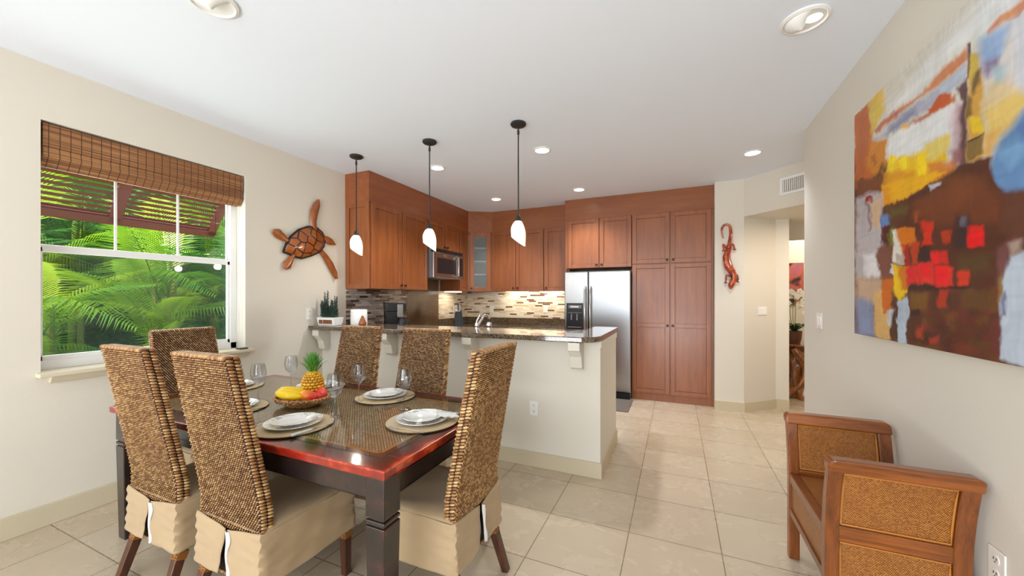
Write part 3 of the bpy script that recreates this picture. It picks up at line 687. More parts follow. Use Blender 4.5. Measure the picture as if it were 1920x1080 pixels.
# ---------------------------------------------------------------- wall carvings
def flipper(pts, wid, thick, x0, name, parent, mat):
    """pts: centre line in wall plane (y,z); wid: half widths"""
    b = MB(); n = len(pts); k = 0; ring = []
    for i, (p, w2) in enumerate(zip(pts, wid)):
        a = Vector(pts[min(i+1, n-1)])-Vector(pts[max(i-1, 0)]); a = Vector((-a.y, a.x)).normalized(); c = Vector(p)
        for s, h_ in ((-1, 0), (-.6, .8), (0, 1), (.6, .8), (1, 0), (0, -.1)):
            q = c+a*w2*s; b.v.append((x0+thick*h_, q.x, q.y))
    for i in range(n-1):
        for j in range(6):
            a_ = i*6+j; b_ = i*6+(j+1) % 6; b.f.append((a_, b_, b_+6, a_+6))
    b.f.append(tuple(reversed(range(6)))); b.f.append(tuple((n-1)*6+j for j in range(6)))
    return b.build(name, mat, parent, smooth=True, angle=60)
XW = XL+.045
tc_ = onX(577, 455, XW)
tu = thing('turtle_carving', 'carved wooden sea turtle hung on the wall beside the window', 'wall art', (XL, tc_[0], tc_[1]))
def TP(u, v): y, z = onX(u, v, XW); return (y-tc_[0], z-tc_[1])
def shell_mat():
    t = NT('turtle_shell'); v = t.coords(); vo = t.node('ShaderNodeTexVoronoi'); vo.feature = 'DISTANCE_TO_EDGE'; vo.inputs['Scale'].default_value = 11; vo.inputs['Randomness'].default_value = .55
    t.l.new(t.coords((.2, 1, 1), (radians(20), 0, 0)), vo.inputs['Vector'])
    n = t.noise(v, 9, 4); c = t.mix(n, srgb(186, 104, 36), srgb(118, 54, 22))
    t.color(t.mix(t.ramp(vo.outputs['Distance'], [(.045, (0, 0, 0)), (.09, (1, 1, 1))]), srgb(42, 24, 16), c)); t.set(Roughness=.22, Coat_Weight=.7, Coat_Roughness=.1); return t.m
M['shell'] = shell_mat()
outl = [TP(*p) for p in ((534, 472), (540, 455), (548, 443), (562, 431), (580, 425), (596, 427), (606, 436), (611, 447), (609, 462), (601, 472), (585, 479), (567, 484), (553, 480), (543, 475))]
b = MB(); rings = [(1, 0), (1, .012), (.93, .022), (.75, .04), (.5, .055), (.25, .062), (0.02, .065)]
cc = (sum(p[0] for p in outl)/len(outl), sum(p[1] for p in outl)/len(outl))
for s, h_ in rings:
    for p in outl: b.v.append((.02+h_, cc[0]+(p[0]-cc[0])*s, cc[1]+(p[1]-cc[1])*s))
n = len(outl)
for i in range(len(rings)-1):
    for j in range(n): b.f.append((i*n+j, i*n+(j+1) % n, (i+1)*n+(j+1) % n, (i+1)*n+j))
b.f.append(tuple(reversed(range(n)))); b.f.append(tuple(len(rings)*n-n+j for j in range(n)))
b.build('shell', M['shell'], tu, smooth=True, angle=70)
b = MB()
for j in range(n):
    pass
ringpts = [(.026, p[0], p[1]) for p in outl]; b.tube(ringpts+[ringpts[0]], .012, 8, False); o = b.build('shell_rim', M['rattan_dark'], tu, smooth=True)
for nm, pts, wd in (('front_flipper', [(592, 430), (590, 415), (592, 398), (597, 384), (599, 374)], [.028, .04, .05, .04, .008]),
                    ('front_flipper', [(604, 470), (613, 481), (622, 495), (630, 512), (633, 523)], [.022, .035, .042, .036, .01]),
                    ('rear_flipper', [(541, 451), (533, 444), (524, 437), (514, 433)], [.018, .04, .05, .02]),
                    ('rear_flipper', [(552, 478), (547, 488), (541, 498), (536, 504)], [.018, .035, .05, .02]),
                    ('head', [(608, 445), (616, 449), (623, 453), (630, 459)], [.02, .04, .04, .008])):
    flipper([TP(*p) for p in pts], wd, .028, .02, nm, tu, M['carved'])
MB().box(0, .025, -.02, .02, -.02, .02).build('hanger', M['rattan_dark'], tu)
# lizard
YL = 5.245-.03
lz0 = onY(1368, 480, YL)
lz = thing('lizard_carving', 'carved red brown gecko with curled tail hung on the wall', 'wall art', (lz0[0], 5.245, lz0[1]))
def LP(u, v): x, z = onY(u, v, YL); return (x-lz0[0], -.028, z-lz0[1])
def liz_mat():
    t = NT('gecko_lacquer'); v = t.coords(); n = t.noise(v, 14, 4)
    c = t.ramp(n, [(.35, srgb(110, 36, 18)), (.55, srgb(178, 72, 34)), (.7, srgb(200, 100, 50))])
    vo = t.node('ShaderNodeTexVoronoi'); vo.inputs['Scale'].default_value = 26; t.l.new(v, vo.inputs['Vector'])
    t.color(t.mix(t.ramp(vo.outputs['Distance'], [(.10, (1, 1, 1)), (.16, (0, 0, 0))]), c, srgb(200, 180, 150))); t.set(Roughness=.2, Coat_Weight=.8); return t.m
M['gecko'] = liz_mat()
def curve(pts, n=6):
    out = []
    P = [Vector(p) for p in pts]
    for i in range(len(P)-1):
        p0, p1, p2, p3 = P[max(i-1, 0)], P[i], P[i+1], P[min(i+2, len(P)-1)]
        for k in range(n):
            t = k/n; out.append(.5*((2*p1)+(p2-p0)*t+(2*p0-5*p1+4*p2-p3)*t*t+(3*p1-p0-3*p2+p3)*t**3))
    out.append(P[-1]); return out
path = [(1356, 447), (1353, 434), (1355, 425), (1361, 421), (1368, 424), (1370, 436), (1369, 450), (1366, 468), (1362, 482), (1366, 500), (1374, 512), (1376, 522), (1371, 534), (1370, 542)]
rr = [.006, .010, .013, .014, .015, .018, .022, .032, .042, .050, .036, .034, .036, .012]
cp_ = curve([LP(*p) for p in path], 5)
rf = list(np.interp(np.linspace(0, len(rr)-1, len(cp_)), range(len(rr)), rr))
b = MB().tube(cp_, rf, 10); b.build('body', M['gecko'], lz, smooth=True, angle=180)
for pts in (((1366, 462), (1374, 458), (1377, 466)), ((1363, 466), (1356, 458), (1357, 468)), ((1374, 514), (1382, 516), (1384, 526)), ((1370, 518), (1362, 516), (1361, 528))):
    g = MB().tube(curve([LP(*p) for p in pts], 4), [.014, .014, .013, .012, .011, .010, .009, .009, .008], 8)
    x, y, z = LP(*pts[-1])
    for a in (-.9, -.3, .3, .9): g.tube([(x, y, z), (x+.026*sin(a), y, z-.026*cos(a))], [.007, .004], 6)
    g.build('leg', M['gecko'], lz, smooth=True)
MB().box(-.01, .01, -.025, 0, -.01, .01).build('hanger', M['rattan_dark'], lz)

# ---------------------------------------------------------------- ceiling lights
def can(x, y, label, lit=True, big=False, spot=1.0):
    t = thing('recessed_light', label, 'ceiling light', (x, y, H-.001), 0, 'recessed lights in the ceiling')
    r = .085 if not big else .1
    MB().lathe([(r, 0), (r, -.006), (r*.80, -.010), (r*.74, -.004), (r*.74, 0)], 32).build('trim_ring', M['white'], t, smooth=True)
    MB().lathe([(0, -.002), (r*.74, -.002), (r*.74, -.0035), (0, -.0035)], 28).build('lamp', M['bulb'] if lit else M['white'], t)
    if lit: light('SPOT', 'downlight', (x, y, H-.03), 44*spot, (.97, .98, 1), (0, 0, 0), spot_size=radians(120), spot_blend=.8, shadow_soft_size=.05)
for x, y, lb in ((-1.18, 3.42, 'recessed ceiling light right of the rightmost pendant'), (-2.39, 3.43, 'recessed ceiling light just right of the middle pendant rod'),
                 (-2.38, 4.87, 'recessed ceiling light over the glazed corner cabinet'), (-1.17, 4.87, 'recessed ceiling light in front of the refrigerator cabinet'), (.684, 4.31, 'recessed ceiling light near the hall vent')):
    can(x, y, lb, spot=.55 if x > 0 else 1.0)
def eyeball(x, y, label, ang, lit):
    t = thing('eyeball_light', label, 'ceiling light', (x, y, H-.001), ang)
    MB().lathe([(.105, 0), (.105, -.008), (.092, -.014), (.086, -.006)], 32).build('trim_ring', M['white'], t, smooth=True)
    b = MB()
    def f(u, v):
        a = -.5*pi+u*pi*1.0; th = v*radians(80)
        return (.086*cos(a)*cos(th*.0)*(1-0*v)*cos(th), .086*sin(a)*cos(th), -.004-.05*sin(th)*max(0.0, cos(a))**.5)
    b.grid(f, 20, 8); b.build('eyeball_hood', M['white'], t, smooth=True, angle=180, recalc=False)
    MB().lathe([(0, -.001), (.086, -.001), (.086, -.003), (0, -.003)], 28).build('recess', plain('dull_recess', srgb(150, 146, 138), .5) if lit else M['white'], t)
    if lit: MB().lathe([(0, -.004), (.035, -.004), (.035, -.006), (0, -.006)], 20, (-.035, .01, 0)).build('lamp', M['bulb'], t)
eyeball(.60, 2.35, 'adjustable eyeball ceiling light near the abstract painting', radians(190), True)
eyeball(-2.03, 1.07, 'adjustable eyeball ceiling light above the dining table', radians(300), False)

# pendants
def pendant():
    t = thing('pendant_light', 'x', 'pendant light', (0, 0, H-.001), 0, None)
    MB().lathe([(.0, 0), (.062, 0), (.064, -.012), (.055, -.022), (.02, -.028), (0, -.028)], 28).build('canopy', M['bronze'], t, smooth=True)
    MB().tube([(0, 0, -.02), (0, 0, -.06)], .007, 10).tube([(0, 0, -.06), (0, 0, -.09)], .010, 10).tube([(0, 0, -.09), (0, 0, -.755)], .0055, 10).build('rod', M['bronze'], t, smooth=True)
    MB().lathe([(.006, -.745), (.016, -.755), (.024, -.785), (.026, -.80), (0, -.80)], 20).build('socket_cap', M['bronze'], t, smooth=True)
    n = 32; m = 14; b = MB()
    zt, zb = -.795, -1.0
    prof = []
    for i in range(m+1):
        s = i/m; r = .024+(.061-.024)*sin(min(s*1.7, 1)*pi/2)**.75
        if s > .5: r *= 1-.07*((s-.5)/.5)**1.8
        prof.append((r, s))
    def P(u, s_):
        i = s_*m; k = min(int(i), m-1); r = prof[k][0]+(prof[k+1][0]-prof[k][0])*(i-k)
        a = u*2*pi; bot = zb+(.5-.5*cos(a-radians(22)))*.078   # slanted mouth
        z = zt+(bot-zt)*s_; return (r*cos(a), r*sin(a), z)
    b.grid(P, n, m, True); b.grid(lambda u, s_: tuple(c*(.95 if i < 2 else 1) for i, c in enumerate(P(u, s_))), n, m, True)
    b.build('glass_shade', M['shade'], t, smooth=True, angle=180, recalc=False)
    return t
pr = pendant()
for i, (x, lb) in enumerate(((-2.936, 'leftmost pendant light, hanging in front of the cabinet end'), (-2.05, 'middle pendant light with glowing glass shade over the bar'), (-1.178, 'rightmost pendant light with glowing glass shade over the bar'))):
    t = pr if i == 0 else copy_tree(pr)
    t.location = (x, 2.82, H-.001); t['label'] = lb
    light('POINT', 'pendant_bulb', (x, 2.82, 1.765), 1.2, (1, .90, .78), shadow_soft_size=.04)

# vent on the angled header
vp = (P1_[0]+d.x*.585, P1_[1]+d.y*.585)
vt = thing('air_vent', 'white louvered air vent on the angled wall above the hall', 'air vent', (vp[0], vp[1], 2.585), atan2(d.y, d.x))
b = MB(); b.box(-.16, .16, -.012, -.001, -.095, -.068); b.box(-.16, .16, -.012, -.001, .068, .095); b.box(-.16, -.133, -.012, -.001, -.068, .068); b.box(.133, .16, -.012, -.001, -.068, .068)
b.build('vent_frame', M['white'], vt, bevel=.002)
MB().box(-.133, .133, -.003, -.001, -.068, .068).build('backing', M['slot'], vt)
for i in range(13):
    x = -.122+i*.0205; MB().hexa([(x-.006, -.010, -.068), (x+.001, -.010, -.068), (x+.005, -.003, -.068), (x-.002, -.003, -.068), (x-.006, -.010, .068), (x+.001, -.010, .068), (x+.005, -.003, .068), (x-.002, -.003, .068)]).build('slat', M['plastic'], vt)

# ---------------------------------------------------------------- foyer glimpse: root table, orchid, picture
rt = thing('root_table', 'polished burl root table glimpsed through the hall opening', 'table', (1.62, 6.42, 0))
b = MB()
def rf_(u, v):
    a = u*2*pi; z = v*.72; r = .33*(1.0-.35*sin(v*pi)**1.2)+.05*sin(3*a+4*v)+.035*sin(7*a-6*v)+.02*sin(13*a+9*v)
    return (r*cos(a), r*sin(a)*.75, z)
b.grid(rf_, 60, 24, True); b.build('root_base', M['root'], rt, smooth=True, angle=180, recalc=False)
for a0 in range(5):
    a = a0*1.26+.4
    b = MB().tube(curve([(.30*cos(a), .24*sin(a), .70), (.22*cos(a+.5), .2*sin(a+.5), .45), (.30*cos(a+.2), .24*sin(a+.2), .2), (.40*cos(a-.2), .28*sin(a-.2), .03)], 6), [.05+.025*sin(i*.4) for i in range(19)], 10); b.build('root', M['root'], rt, smooth=True)
MB().prism([(.38*cos(a)*(1+.1*sin(3*a)), .29*sin(a)*(1+.1*sin(3*a))) for a in np.linspace(0, 2*pi, 40)[:-1]], .715, .745).build('tabletop', M['root'], rt, bevel=.01)
oc = thing('potted_orchid', 'white orchid in a brown pot on the root table', 'plant', (1.50, 6.36, .745))
MB().lathe([(.07, 0), (.085, .06), (.095, .17), (.085, .17), (.08, .15), (0, .15)], 20).build('pot', plain('brown_pot', srgb(96, 60, 44), .4), oc, smooth=True)
b = MB()
for i in range(9):
    a = i*2.4; l = .20+.05*(i % 3); pts = [(0, 0, .15), (cos(a)*l*.5, sin(a)*l*.5, .27), (cos(a)*l, sin(a)*l, .24)]
    for k in range(2):
        p, q = Vector(pts[k]), Vector(pts[k+1]); sd = Vector((-sin(a), cos(a), 0)); w0, w1 = ((.01, .032), (.032, .004))[k]
        b.add([p-sd*w0, p+sd*w0, q+sd*w1, q-sd*w1], [(0, 1, 2, 3)])
b.build('leaves', leaf_mat('orchid_leaf', srgb(30, 66, 30), srgb(60, 100, 44), .1), oc, recalc=False)
b = MB()
for s in (0, 1, 2, 3): b.tube(curve([(0, 0, .15), (.02-.03*s, .0, .5), (-.02+.09*s, 0, .75-.05*s), (.08+.1*s, 0, .68-.1*s)], 6), .004, 5)
b.build('stems', M['stem'], oc)
pet = MB(); random.seed(3)
for k in range(46):
    s = random.randrange(4); t_ = random.random(); c_ = Vector((-.02+.09*s, 0, .75-.05*s)).lerp(Vector((.08+.1*s, 0, .68-.1*s)), t_)+Vector((random.uniform(-.09, .09), random.uniform(-.05, .05), random.uniform(-.20, .06)))
    for j in range(5):
        a = j*1.2566; pet.ball(c_+Vector((cos(a)*.022, random.uniform(-.005, .005), sin(a)*.022)), .019, .004, .016, 7, 4)
pet.build('blossoms', plain('white_petal', srgb(246, 240, 228), .6), oc, recalc=False, smooth=True)
pc = thing('framed_picture', 'dark and coral picture on the far foyer wall', 'picture', (1.70, 7.585, 1.60))
MB().box(-.22, .22, 0, .013, -.35, .35).build('canvas_edge', M['black'], pc)
def pic_mat():
    t = NT('sunset_print'); n = t.noise(t.coords(), 4, 2, .4); t.color(t.ramp(n, [(.42, srgb(46, 34, 44)), (.5, srgb(196, 96, 74)), (.62, srgb(150, 96, 130))])); t.set(Roughness=.5); return t.m
MB().box(-.215, .215, -.004, 0, -.345, .345).build('print', pic_mat(), pc)
light('AREA', 'foyer_fill', (1.9, 7.0, 2.70), 11, (1, .88, .70), (0, 0, 0), size=.6)  # added fill light for the foyer, without any fixture
light('AREA', 'hall_fill', (1.7, 4.9, 2.30), 9, (1, .85, .68), (0, 0, 0), size=.4)  # unseen fill added to light the closed-in hall, not a real fitting

# ---------------------------------------------------------------- abstract painting on the right wall
PX = XR-.04; PA, PB_, PZ0, PZ1 = 2.835, 1.53, 1.172, 2.45
pt = thing('abstract_painting', 'large unframed abstract canvas in browns, yellow, red and blue on the right wall', 'painting', (XR, (PA+PB_)/2, (PZ0+PZ1)/2), -R90)
hw, hh = (PA-PB_)/2, (PZ1-PZ0)/2
MB().box(-hw, hw, -.038, -.001, -hh, hh).build('stretched_canvas', plain('canvas_edge', srgb(200, 196, 186), .7), pt)
NU, NV = 380, 340
ys = np.linspace(PA, PB_, NU+1); zs = np.linspace(PZ0, PZ1, NV+1); YY, ZZ = np.meshgrid(ys, zs)
ff = -SY*PX+CYW*YY; rr_ = CYW*PX+SY*YY
UU = (CX+FPX*rr_/ff-1590)*3.176; VV = (CY-FPX*(ZZ-EYE)/ff)*3.176     # layout coordinates of the sketch the patches are listed in
def vnoise(X, Y, seed):
    r = np.random.default_rng(seed); G = r.random((64, 64)); xi = np.floor(X).astype(int) % 64; yi = np.floor(Y).astype(int) % 64
    fx = X-np.floor(X); fy = Y-np.floor(Y); fx = fx*fx*(3-2*fx); fy = fy*fy*(3-2*fy); x1 = (xi+1) % 64; y1 = (yi+1) % 64
    return (G[yi, xi]*(1-fx)+G[yi, x1]*fx)*(1-fy)+(G[y1, xi]*(1-fx)+G[y1, x1]*fx)*fy-.5
sx_ = (YY-PA)*-1
JU = UU+vnoise(sx_*22, ZZ*22, 1)*22+vnoise(sx_*75, ZZ*60, 2)*12; JV = VV+vnoise(sx_*22, ZZ*22, 3)*22+vnoise(sx_*60, ZZ*75, 4)*12
img = np.zeros(UU.shape+(3,))
def S3(c): return np.array(srgb(*c)[:3])
img[:] = S3((98, 54, 34))
def pa(poly, col, soft=10, al=1.0):
    P = np.array(poly, float); x, y = JU, JV; inside = np.zeros(x.shape, bool); dist = np.full(x.shape, 1e9)
    for i in range(len(P)):
        (xa, ya), (xb, yb) = P[i], P[(i+1) % len(P)]
        if ya != yb: inside ^= ((ya > y) != (yb > y)) & (x < (xb-xa)*(y-ya)/(yb-ya)+xa)
        L2 = (xb-xa)**2+(yb-ya)**2+1e-9; t = np.clip(((x-xa)*(xb-xa)+(y-ya)*(yb-ya))/L2, 0, 1)
        dist = np.minimum(dist, np.hypot(x-xa-t*(xb-xa), y-ya-t*(yb-ya)))
    m = np.clip(np.where(inside, dist, -dist)/soft*.5+.5, 0, 1)[..., None]*al
    img[:] = img*(1-m)+S3(col)*m
def pb(poly, col, soft=10, al=1.0): pa([(x*1.0295, y*1.0295+1080) for x, y in poly], col, soft, al)
def rc(x0, y0, x1, y1): return [(x0, y0), (x1, y0-4), (x1, y1-4), (x0, y1)]
# upper half: pale sky field
pa([(0, 900), (0, 600), (200, 420), (700, -200), (2400, -900), (2400, 900), (1100, 1000), (600, 1000)], (214, 212, 202), 20)
pa([(220, 650), (700, 120), (1100, -250), (1200, -40), (700, 260), (300, 640)], (226, 230, 232), 45)
pa([(760, 60), (1500, -500), (1500, -60), (960, 130), (800, 200)], (222, 228, 232), 50, .9)
pa([(200, 530), (420, 330), (560, 180), (360, 480), (220, 640)], (204, 198, 182), 40, .7)
pa([(880, 100), (1300, -200), (1300, 500), (1000, 560), (860, 620), (800, 500)], (214, 210, 206), 40)
pa([(980, 120), (1300, 0), (1300, 560), (1010, 640)], (206, 210, 222), 40)
pa([(25, 700), (130, 590), (150, 1090), (40, 1120)], (194, 104, 34), 10)
pa([(60, 690), (100, 650), (105, 1000), (60, 1060)], (176, 90, 42), 24, .8)
pa([(124, 600), (215, 505), (215, 640), (165, 760), (128, 800)], (220, 184, 62), 12)
pa([(140, 640), (180, 600), (170, 720), (145, 780)], (206, 196, 96), 18, .7)
pa([(130, 830), (245, 815), (225, 960), (160, 1040), (110, 1000)], (208, 132, 22), 14)
pa([(140, 930), (165, 920), (165, 980), (145, 985)], (160, 92, 30), 8, .8)
pa([(150, 785), (280, 660), (430, 560), (500, 470), (706, 275), (706, 370), (560, 480), (420, 590), (300, 690), (160, 790)], (204, 128, 82), 12)
pa([(150, 780), (290, 650), (310, 670), (170, 790)], (176, 96, 70), 8, .8)
pa([(190, 800), (300, 690), (430, 600), (560, 490), (690, 390), (695, 470), (560, 590), (420, 680), (240, 800), (150, 830)], (168, 172, 190), 16)
pa([(250, 750), (330, 690), (400, 640), (410, 690), (300, 760), (235, 800)], (122, 128, 158), 18, .8)
pa([(540, 520), (680, 410), (690, 450), (560, 560)], (182, 196, 214), 12, .9)
pa([(330, 760), (520, 640), (640, 560), (640, 600), (500, 690), (360, 780)], (188, 118, 84), 9)
pa([(470, 650), (545, 570), (608, 555), (605, 610), (485, 692)], (194, 84, 22), 7)
pa([(310, 770), (330, 735), (355, 745), (345, 785), (318, 790)], (228, 176, 66), 6)
pa([(240, 820), (290, 790), (500, 690), (660, 600), (690, 720), (690, 980), (560, 940), (420, 1000), (230, 960)], (226, 230, 232), 12)
pa([(600, 640), (680, 600), (690, 950), (600, 960)], (206, 184, 190), 24, .8)
pa([(640, 620), (680, 590), (690, 980), (645, 960)], (150, 98, 108), 18, .7)
pa([(640, 530), (706, 460), (708, 960), (665, 990), (668, 600)], (92, 62, 66), 10)
pa([(706, 262), (726, 256), (722, 460), (704, 470)], (74, 48, 50), 6)
pa([(225, 960), (350, 930), (420, 900), (600, 800), (590, 940), (470, 1090), (200, 1190)], (236, 196, 24), 14)
pa([(300, 960), (350, 930), (350, 1010), (300, 1030)], (250, 226, 20), 8)
pa([(240, 930), (290, 920), (270, 1010), (230, 1020)], (246, 220, 30), 10)
pa([(450, 860), (590, 790), (600, 880), (520, 940), (460, 960)], (226, 206, 110), 16)
pa([(405, 910), (445, 890), (470, 1090), (420, 1110)], (250, 216, 12), 8)
pa([(200, 1030), (400, 1010), (410, 1120), (380, 1150), (205, 1230)], (222, 150, 18), 16, .9)
pa([(470, 970), (640, 950), (640, 1000), (600, 1050), (480, 1090)], (212, 128, 46), 16, .9)
pa([(610, 900), (680, 880), (680, 980), (620, 990)], (148, 88, 92), 18, .8)
pa([(722, 320), (775, 320), (800, 470), (800, 960), (700, 970), (712, 500)], (210, 160, 66), 14)
pa([(722, 330), (780, 340), (770, 440), (730, 500)], (204, 180, 64), 12)
pa([(755, 430), (795, 400), (780, 480), (735, 580), (730, 520)], (112, 90, 46), 10)
pa([(700, 560), (735, 600), (740, 690), (700, 720)], (124, 96, 40), 10)
pa([(722, 705), (795, 690), (800, 770), (730, 790)], (234, 200, 26), 9)
pa([(702, 840), (800, 785), (808, 920), (706, 955)], (132, 106, 54), 6)
pa([(702, 832), (798, 778), (800, 790), (706, 845)], (70, 48, 30), 4)
pa([(780, 230), (960, 150), (900, 340), (820, 390), (775, 330)], (146, 176, 216), 28)
pa([(810, 370), (890, 330), (900, 400), (830, 470), (800, 430)], (116, 92, 146), 22, .8)
pa([(860, 410), (940, 390), (920, 500), (870, 520)], (150, 188, 200), 24, .8)
pa([(820, 200), (900, 100), (1100, -60), (1110, 0), (940, 130), (830, 210)], (206, 132, 100), 12)
pa([(900, 110), (1000, 40), (990, 80), (900, 150)], (212, 156, 96), 12, .7)
pa([(950, 130), (1060, 20), (1090, -20), (1000, 110)], (150, 60, 70), 8, .5)
pa([(800, 600), (870, 500), (1100, 560), (1000, 760), (860, 880), (810, 800)], (226, 196, 110), 34)
pa([(820, 500), (960, 470), (980, 560), (860, 640), (800, 620)], (216, 196, 160), 30, .8)
pa([(800, 930), (810, 800), (900, 760), (860, 860), (840, 940)], (224, 176, 96), 16)
pa([(845, 960), (900, 830), (1000, 700), (1100, 590), (1700, 200), (1700, 1150), (1080, 1200), (900, 1150), (850, 1100)], (98, 142, 192), 26)
pa([(900, 900), (1040, 780), (1060, 900), (960, 1010)], (122, 172, 214), 30, .8)
pa([(1000, 760), (1100, 640), (1100, 760), (1020, 840)], (74, 104, 168), 24, .7)
# dark middle
pa([(700, 965), (800, 945), (855, 930), (850, 1060), (940, 1140), (1100, 1140), (1100, 1700), (900, 1900), (700, 2100), (340, 2100), (350, 1500), (250, 1260), (420, 1130), (560, 1060), (650, 990)], (84, 44, 30), 14)
pa([(560, 1060), (820, 1040), (800, 1140), (600, 1250), (400, 1290)], (112, 66, 34), 26, .9)
pb([(350, 60), (740, -10), (880, 60), (880, 250), (600, 260), (380, 220)], (116, 62, 36), 30, .8)
pb([(340, 100), (460, 30), (560, 20), (430, 90), (300, 170)], (74, 44, 36), 14, .8)
pb([(200, 150), (330, 110), (360, 190), (260, 270), (190, 240)], (86, 54, 34), 14, .9)
pb([(230, 160), (340, 140), (330, 190), (250, 210)], (96, 90, 40), 12, .7)
pb([(470, 20), (530, 0), (525, 30), (480, 55)], (184, 188, 200), 7)
pb([(195, 20), (240, 0), (560, -60), (400, 60), (200, 145)], (234, 178, 22), 8)
pb([(200, 40), (250, 30), (250, 130), (200, 145)], (220, 138, 20), 12, .7)
pb([(900, 60), (1400, 0), (1400, 380), (1020, 400), (940, 320), (870, 300)], (96, 58, 42), 24)
# left column
pb([(40, -10), (190, -30), (190, 60), (110, 110), (60, 100)], (120, 68, 36), 12)
pb([(40, 100), (130, 60), (200, 70), (190, 560), (40, 570)], (188, 184, 188), 16)
pb([(125, 130), (190, 80), (180, 250), (140, 280)], (208, 178, 142), 14)
pb([(100, 90), (140, 80), (135, 120), (105, 130)], (160, 44, 44), 8)
pb([(105, 130), (125, 130), (135, 290), (120, 300)], (124, 86, 100), 7, .7)
pb([(80, 430), (170, 410), (185, 540), (90, 560)], (228, 228, 232), 16)
pb([(40, 560), (190, 555), (200, 700), (44, 720)], (198, 170, 144), 20)
pb([(42, 680), (140, 690), (160, 900), (44, 890)], (132, 148, 184), 24)
pb([(145, 640), (200, 620), (250, 760), (250, 915), (155, 900)], (214, 174, 108), 10)
pb([(188, 560), (256, 560), (255, 760), (200, 770)], (206, 106, 20), 8)
pb([(185, 200), (240, 195), (245, 255), (190, 265)], (96, 134, 190), 9)
pb([(185, 265), (250, 260), (250, 360), (195, 350)], (80, 30, 30), 9)
pb([(228, 300), (262, 270), (258, 360), (232, 370)], (110, 130, 36), 7)
pb([(165, 390), (245, 370), (250, 560), (180, 560)], (120, 76, 62), 10)
pb([(255, 285), (300, 280), (310, 470), (250, 470)], (230, 226, 214), 7)
pb([(238, 480), (262, 480), (262, 550), (238, 545)], (214, 216, 222), 5)
pb([(285, 275), (385, 270), (388, 360), (300, 410)], (214, 118, 18), 7)
pb([(285, 420), (318, 410), (318, 470), (285, 475)], (190, 180, 170), 6)
pb([(255, 475), (345, 490), (335, 630), (290, 700), (260, 620)], (240, 200, 20), 7)
pb([(290, 490), (345, 485), (335, 620), (300, 630)], (206, 122, 20), 8)
pb([(275, 700), (335, 655), (350, 740), (328, 935), (286, 925)], (178, 196, 212), 5)
pb([(252, 690), (276, 690), (290, 925), (248, 915)], (74, 46, 28), 5)
pb([(232, 745), (256, 740), (250, 850), (236, 830)], (196, 204, 214), 6)
# brown brick-like brushwork
rb = random.Random(12)
for k in range(120):
    x0 = rb.uniform(345, 850); y0 = rb.uniform(610, 1010)
    w2 = rb.uniform(25, 110); h2 = rb.uniform(12, 60); c_ = rb.choice([(112, 56, 28), (80, 36, 22), (108, 42, 34), (118, 74, 28), (92, 62, 26), (62, 32, 26), (126, 48, 40), (98, 48, 26)])
    pb(rc(x0, y0, x0+w2, y0+h2), c_, 12, .55)
pb([(640, 430), (830, 420), (820, 520), (650, 530)], (86, 64, 30), 20, .9)
pb([(355, 640), (460, 640), (450, 740), (360, 740)], (118, 82, 24), 12, .9)
pb([(360, 740), (420, 740), (420, 775), (360, 775)], (48, 26, 18), 7)
pb([(640, 640), (850, 630), (850, 740), (650, 740)], (98, 70, 30), 16, .7)
pb([(340, 600), (700, 600), (700, 625), (340, 630)], (44, 24, 18), 10, .9)
pb([(400, 370), (480, 350), (480, 470), (410, 470)], (48, 30, 30), 12)
pb([(610, 200), (700, 190), (700, 380), (620, 400)], (48, 34, 40), 20, .9)
pb([(640, 200), (680, 195), (680, 255), (640, 260)], (104, 108, 124), 12, .8)
for (x0, y0, x1, y1, c) in ((425, 235, 490, 370, (214, 46, 22)), (540, 295, 595, 355, (186, 52, 24)), (490, 405, 575, 485, (216, 34, 26)), (315, 365, 350, 485, (172, 34, 22)), (365, 360, 410, 480, (190, 62, 24)),
                            (340, 490, 410, 600, (226, 40, 34)), (345, 500, 385, 580, (220, 16, 40)), (410, 470, 495, 598, (230, 50, 44)), (420, 480, 475, 560, (236, 12, 34)), (500, 495, 605, 605, (226, 44, 34)), (505, 500, 570, 590, (240, 12, 34)),
                            (635, 515, 695, 605, (214, 52, 26)), (692, 265, 782, 380, (228, 28, 28)), (700, 310, 765, 378, (244, 8, 26)), (515, 625, 570, 730, (178, 50, 28)), (385, 180, 410, 240, (160, 74, 34)), (490, 420, 520, 480, (244, 14, 34)), (395, 850, 435, 905, (176, 66, 34)), (470, 900, 520, 940, (170, 54, 44))):
    pb(rc(x0, y0, x1, y1), c, 9)
# right pale field
pb([(880, 560), (930, 420), (1040, 400), (1500, 380), (1700, 1500), (1100, 1100), (870, 1020)], (186, 200, 216), 10)
pb([(860, 380), (960, 320), (1020, 350), (930, 430), (880, 560), (850, 620)], (120, 74, 76), 14, .9)
pb([(930, 360), (1000, 330), (1000, 400), (940, 420)], (182, 164, 150), 16, .8)
pb([(862, 560), (885, 520), (885, 700), (862, 700)], (150, 118, 60), 8, .8)
pb([(885, 660), (910, 640), (910, 780), (885, 780)], (96, 98, 140), 9, .8)
pb([(820, 800), (880, 780), (870, 1000), (820, 990)], (104, 46, 46), 12, .8)
img *= (1+.12*vnoise(sx_*90+vnoise(sx_*9, ZZ*9, 20)*6, ZZ*16, 8)+.12*vnoise(sx_*14, ZZ*80, 9)+.16*vnoise(sx_*9, ZZ*9, 10))[..., None]
img = np.clip(img, 0, 1)
vs = np.stack([(YY-(PA+PB_)/2)*-1, np.full(YY.shape, -.0385), ZZ-(PZ0+PZ1)/2], -1).reshape(-1, 3)
idx = np.arange((NU+1)*(NV+1)).reshape(NV+1, NU+1); fs = np.stack([idx[:-1, :-1], idx[:-1, 1:], idx[1:, 1:], idx[1:, :-1]], -1).reshape(-1, 4)
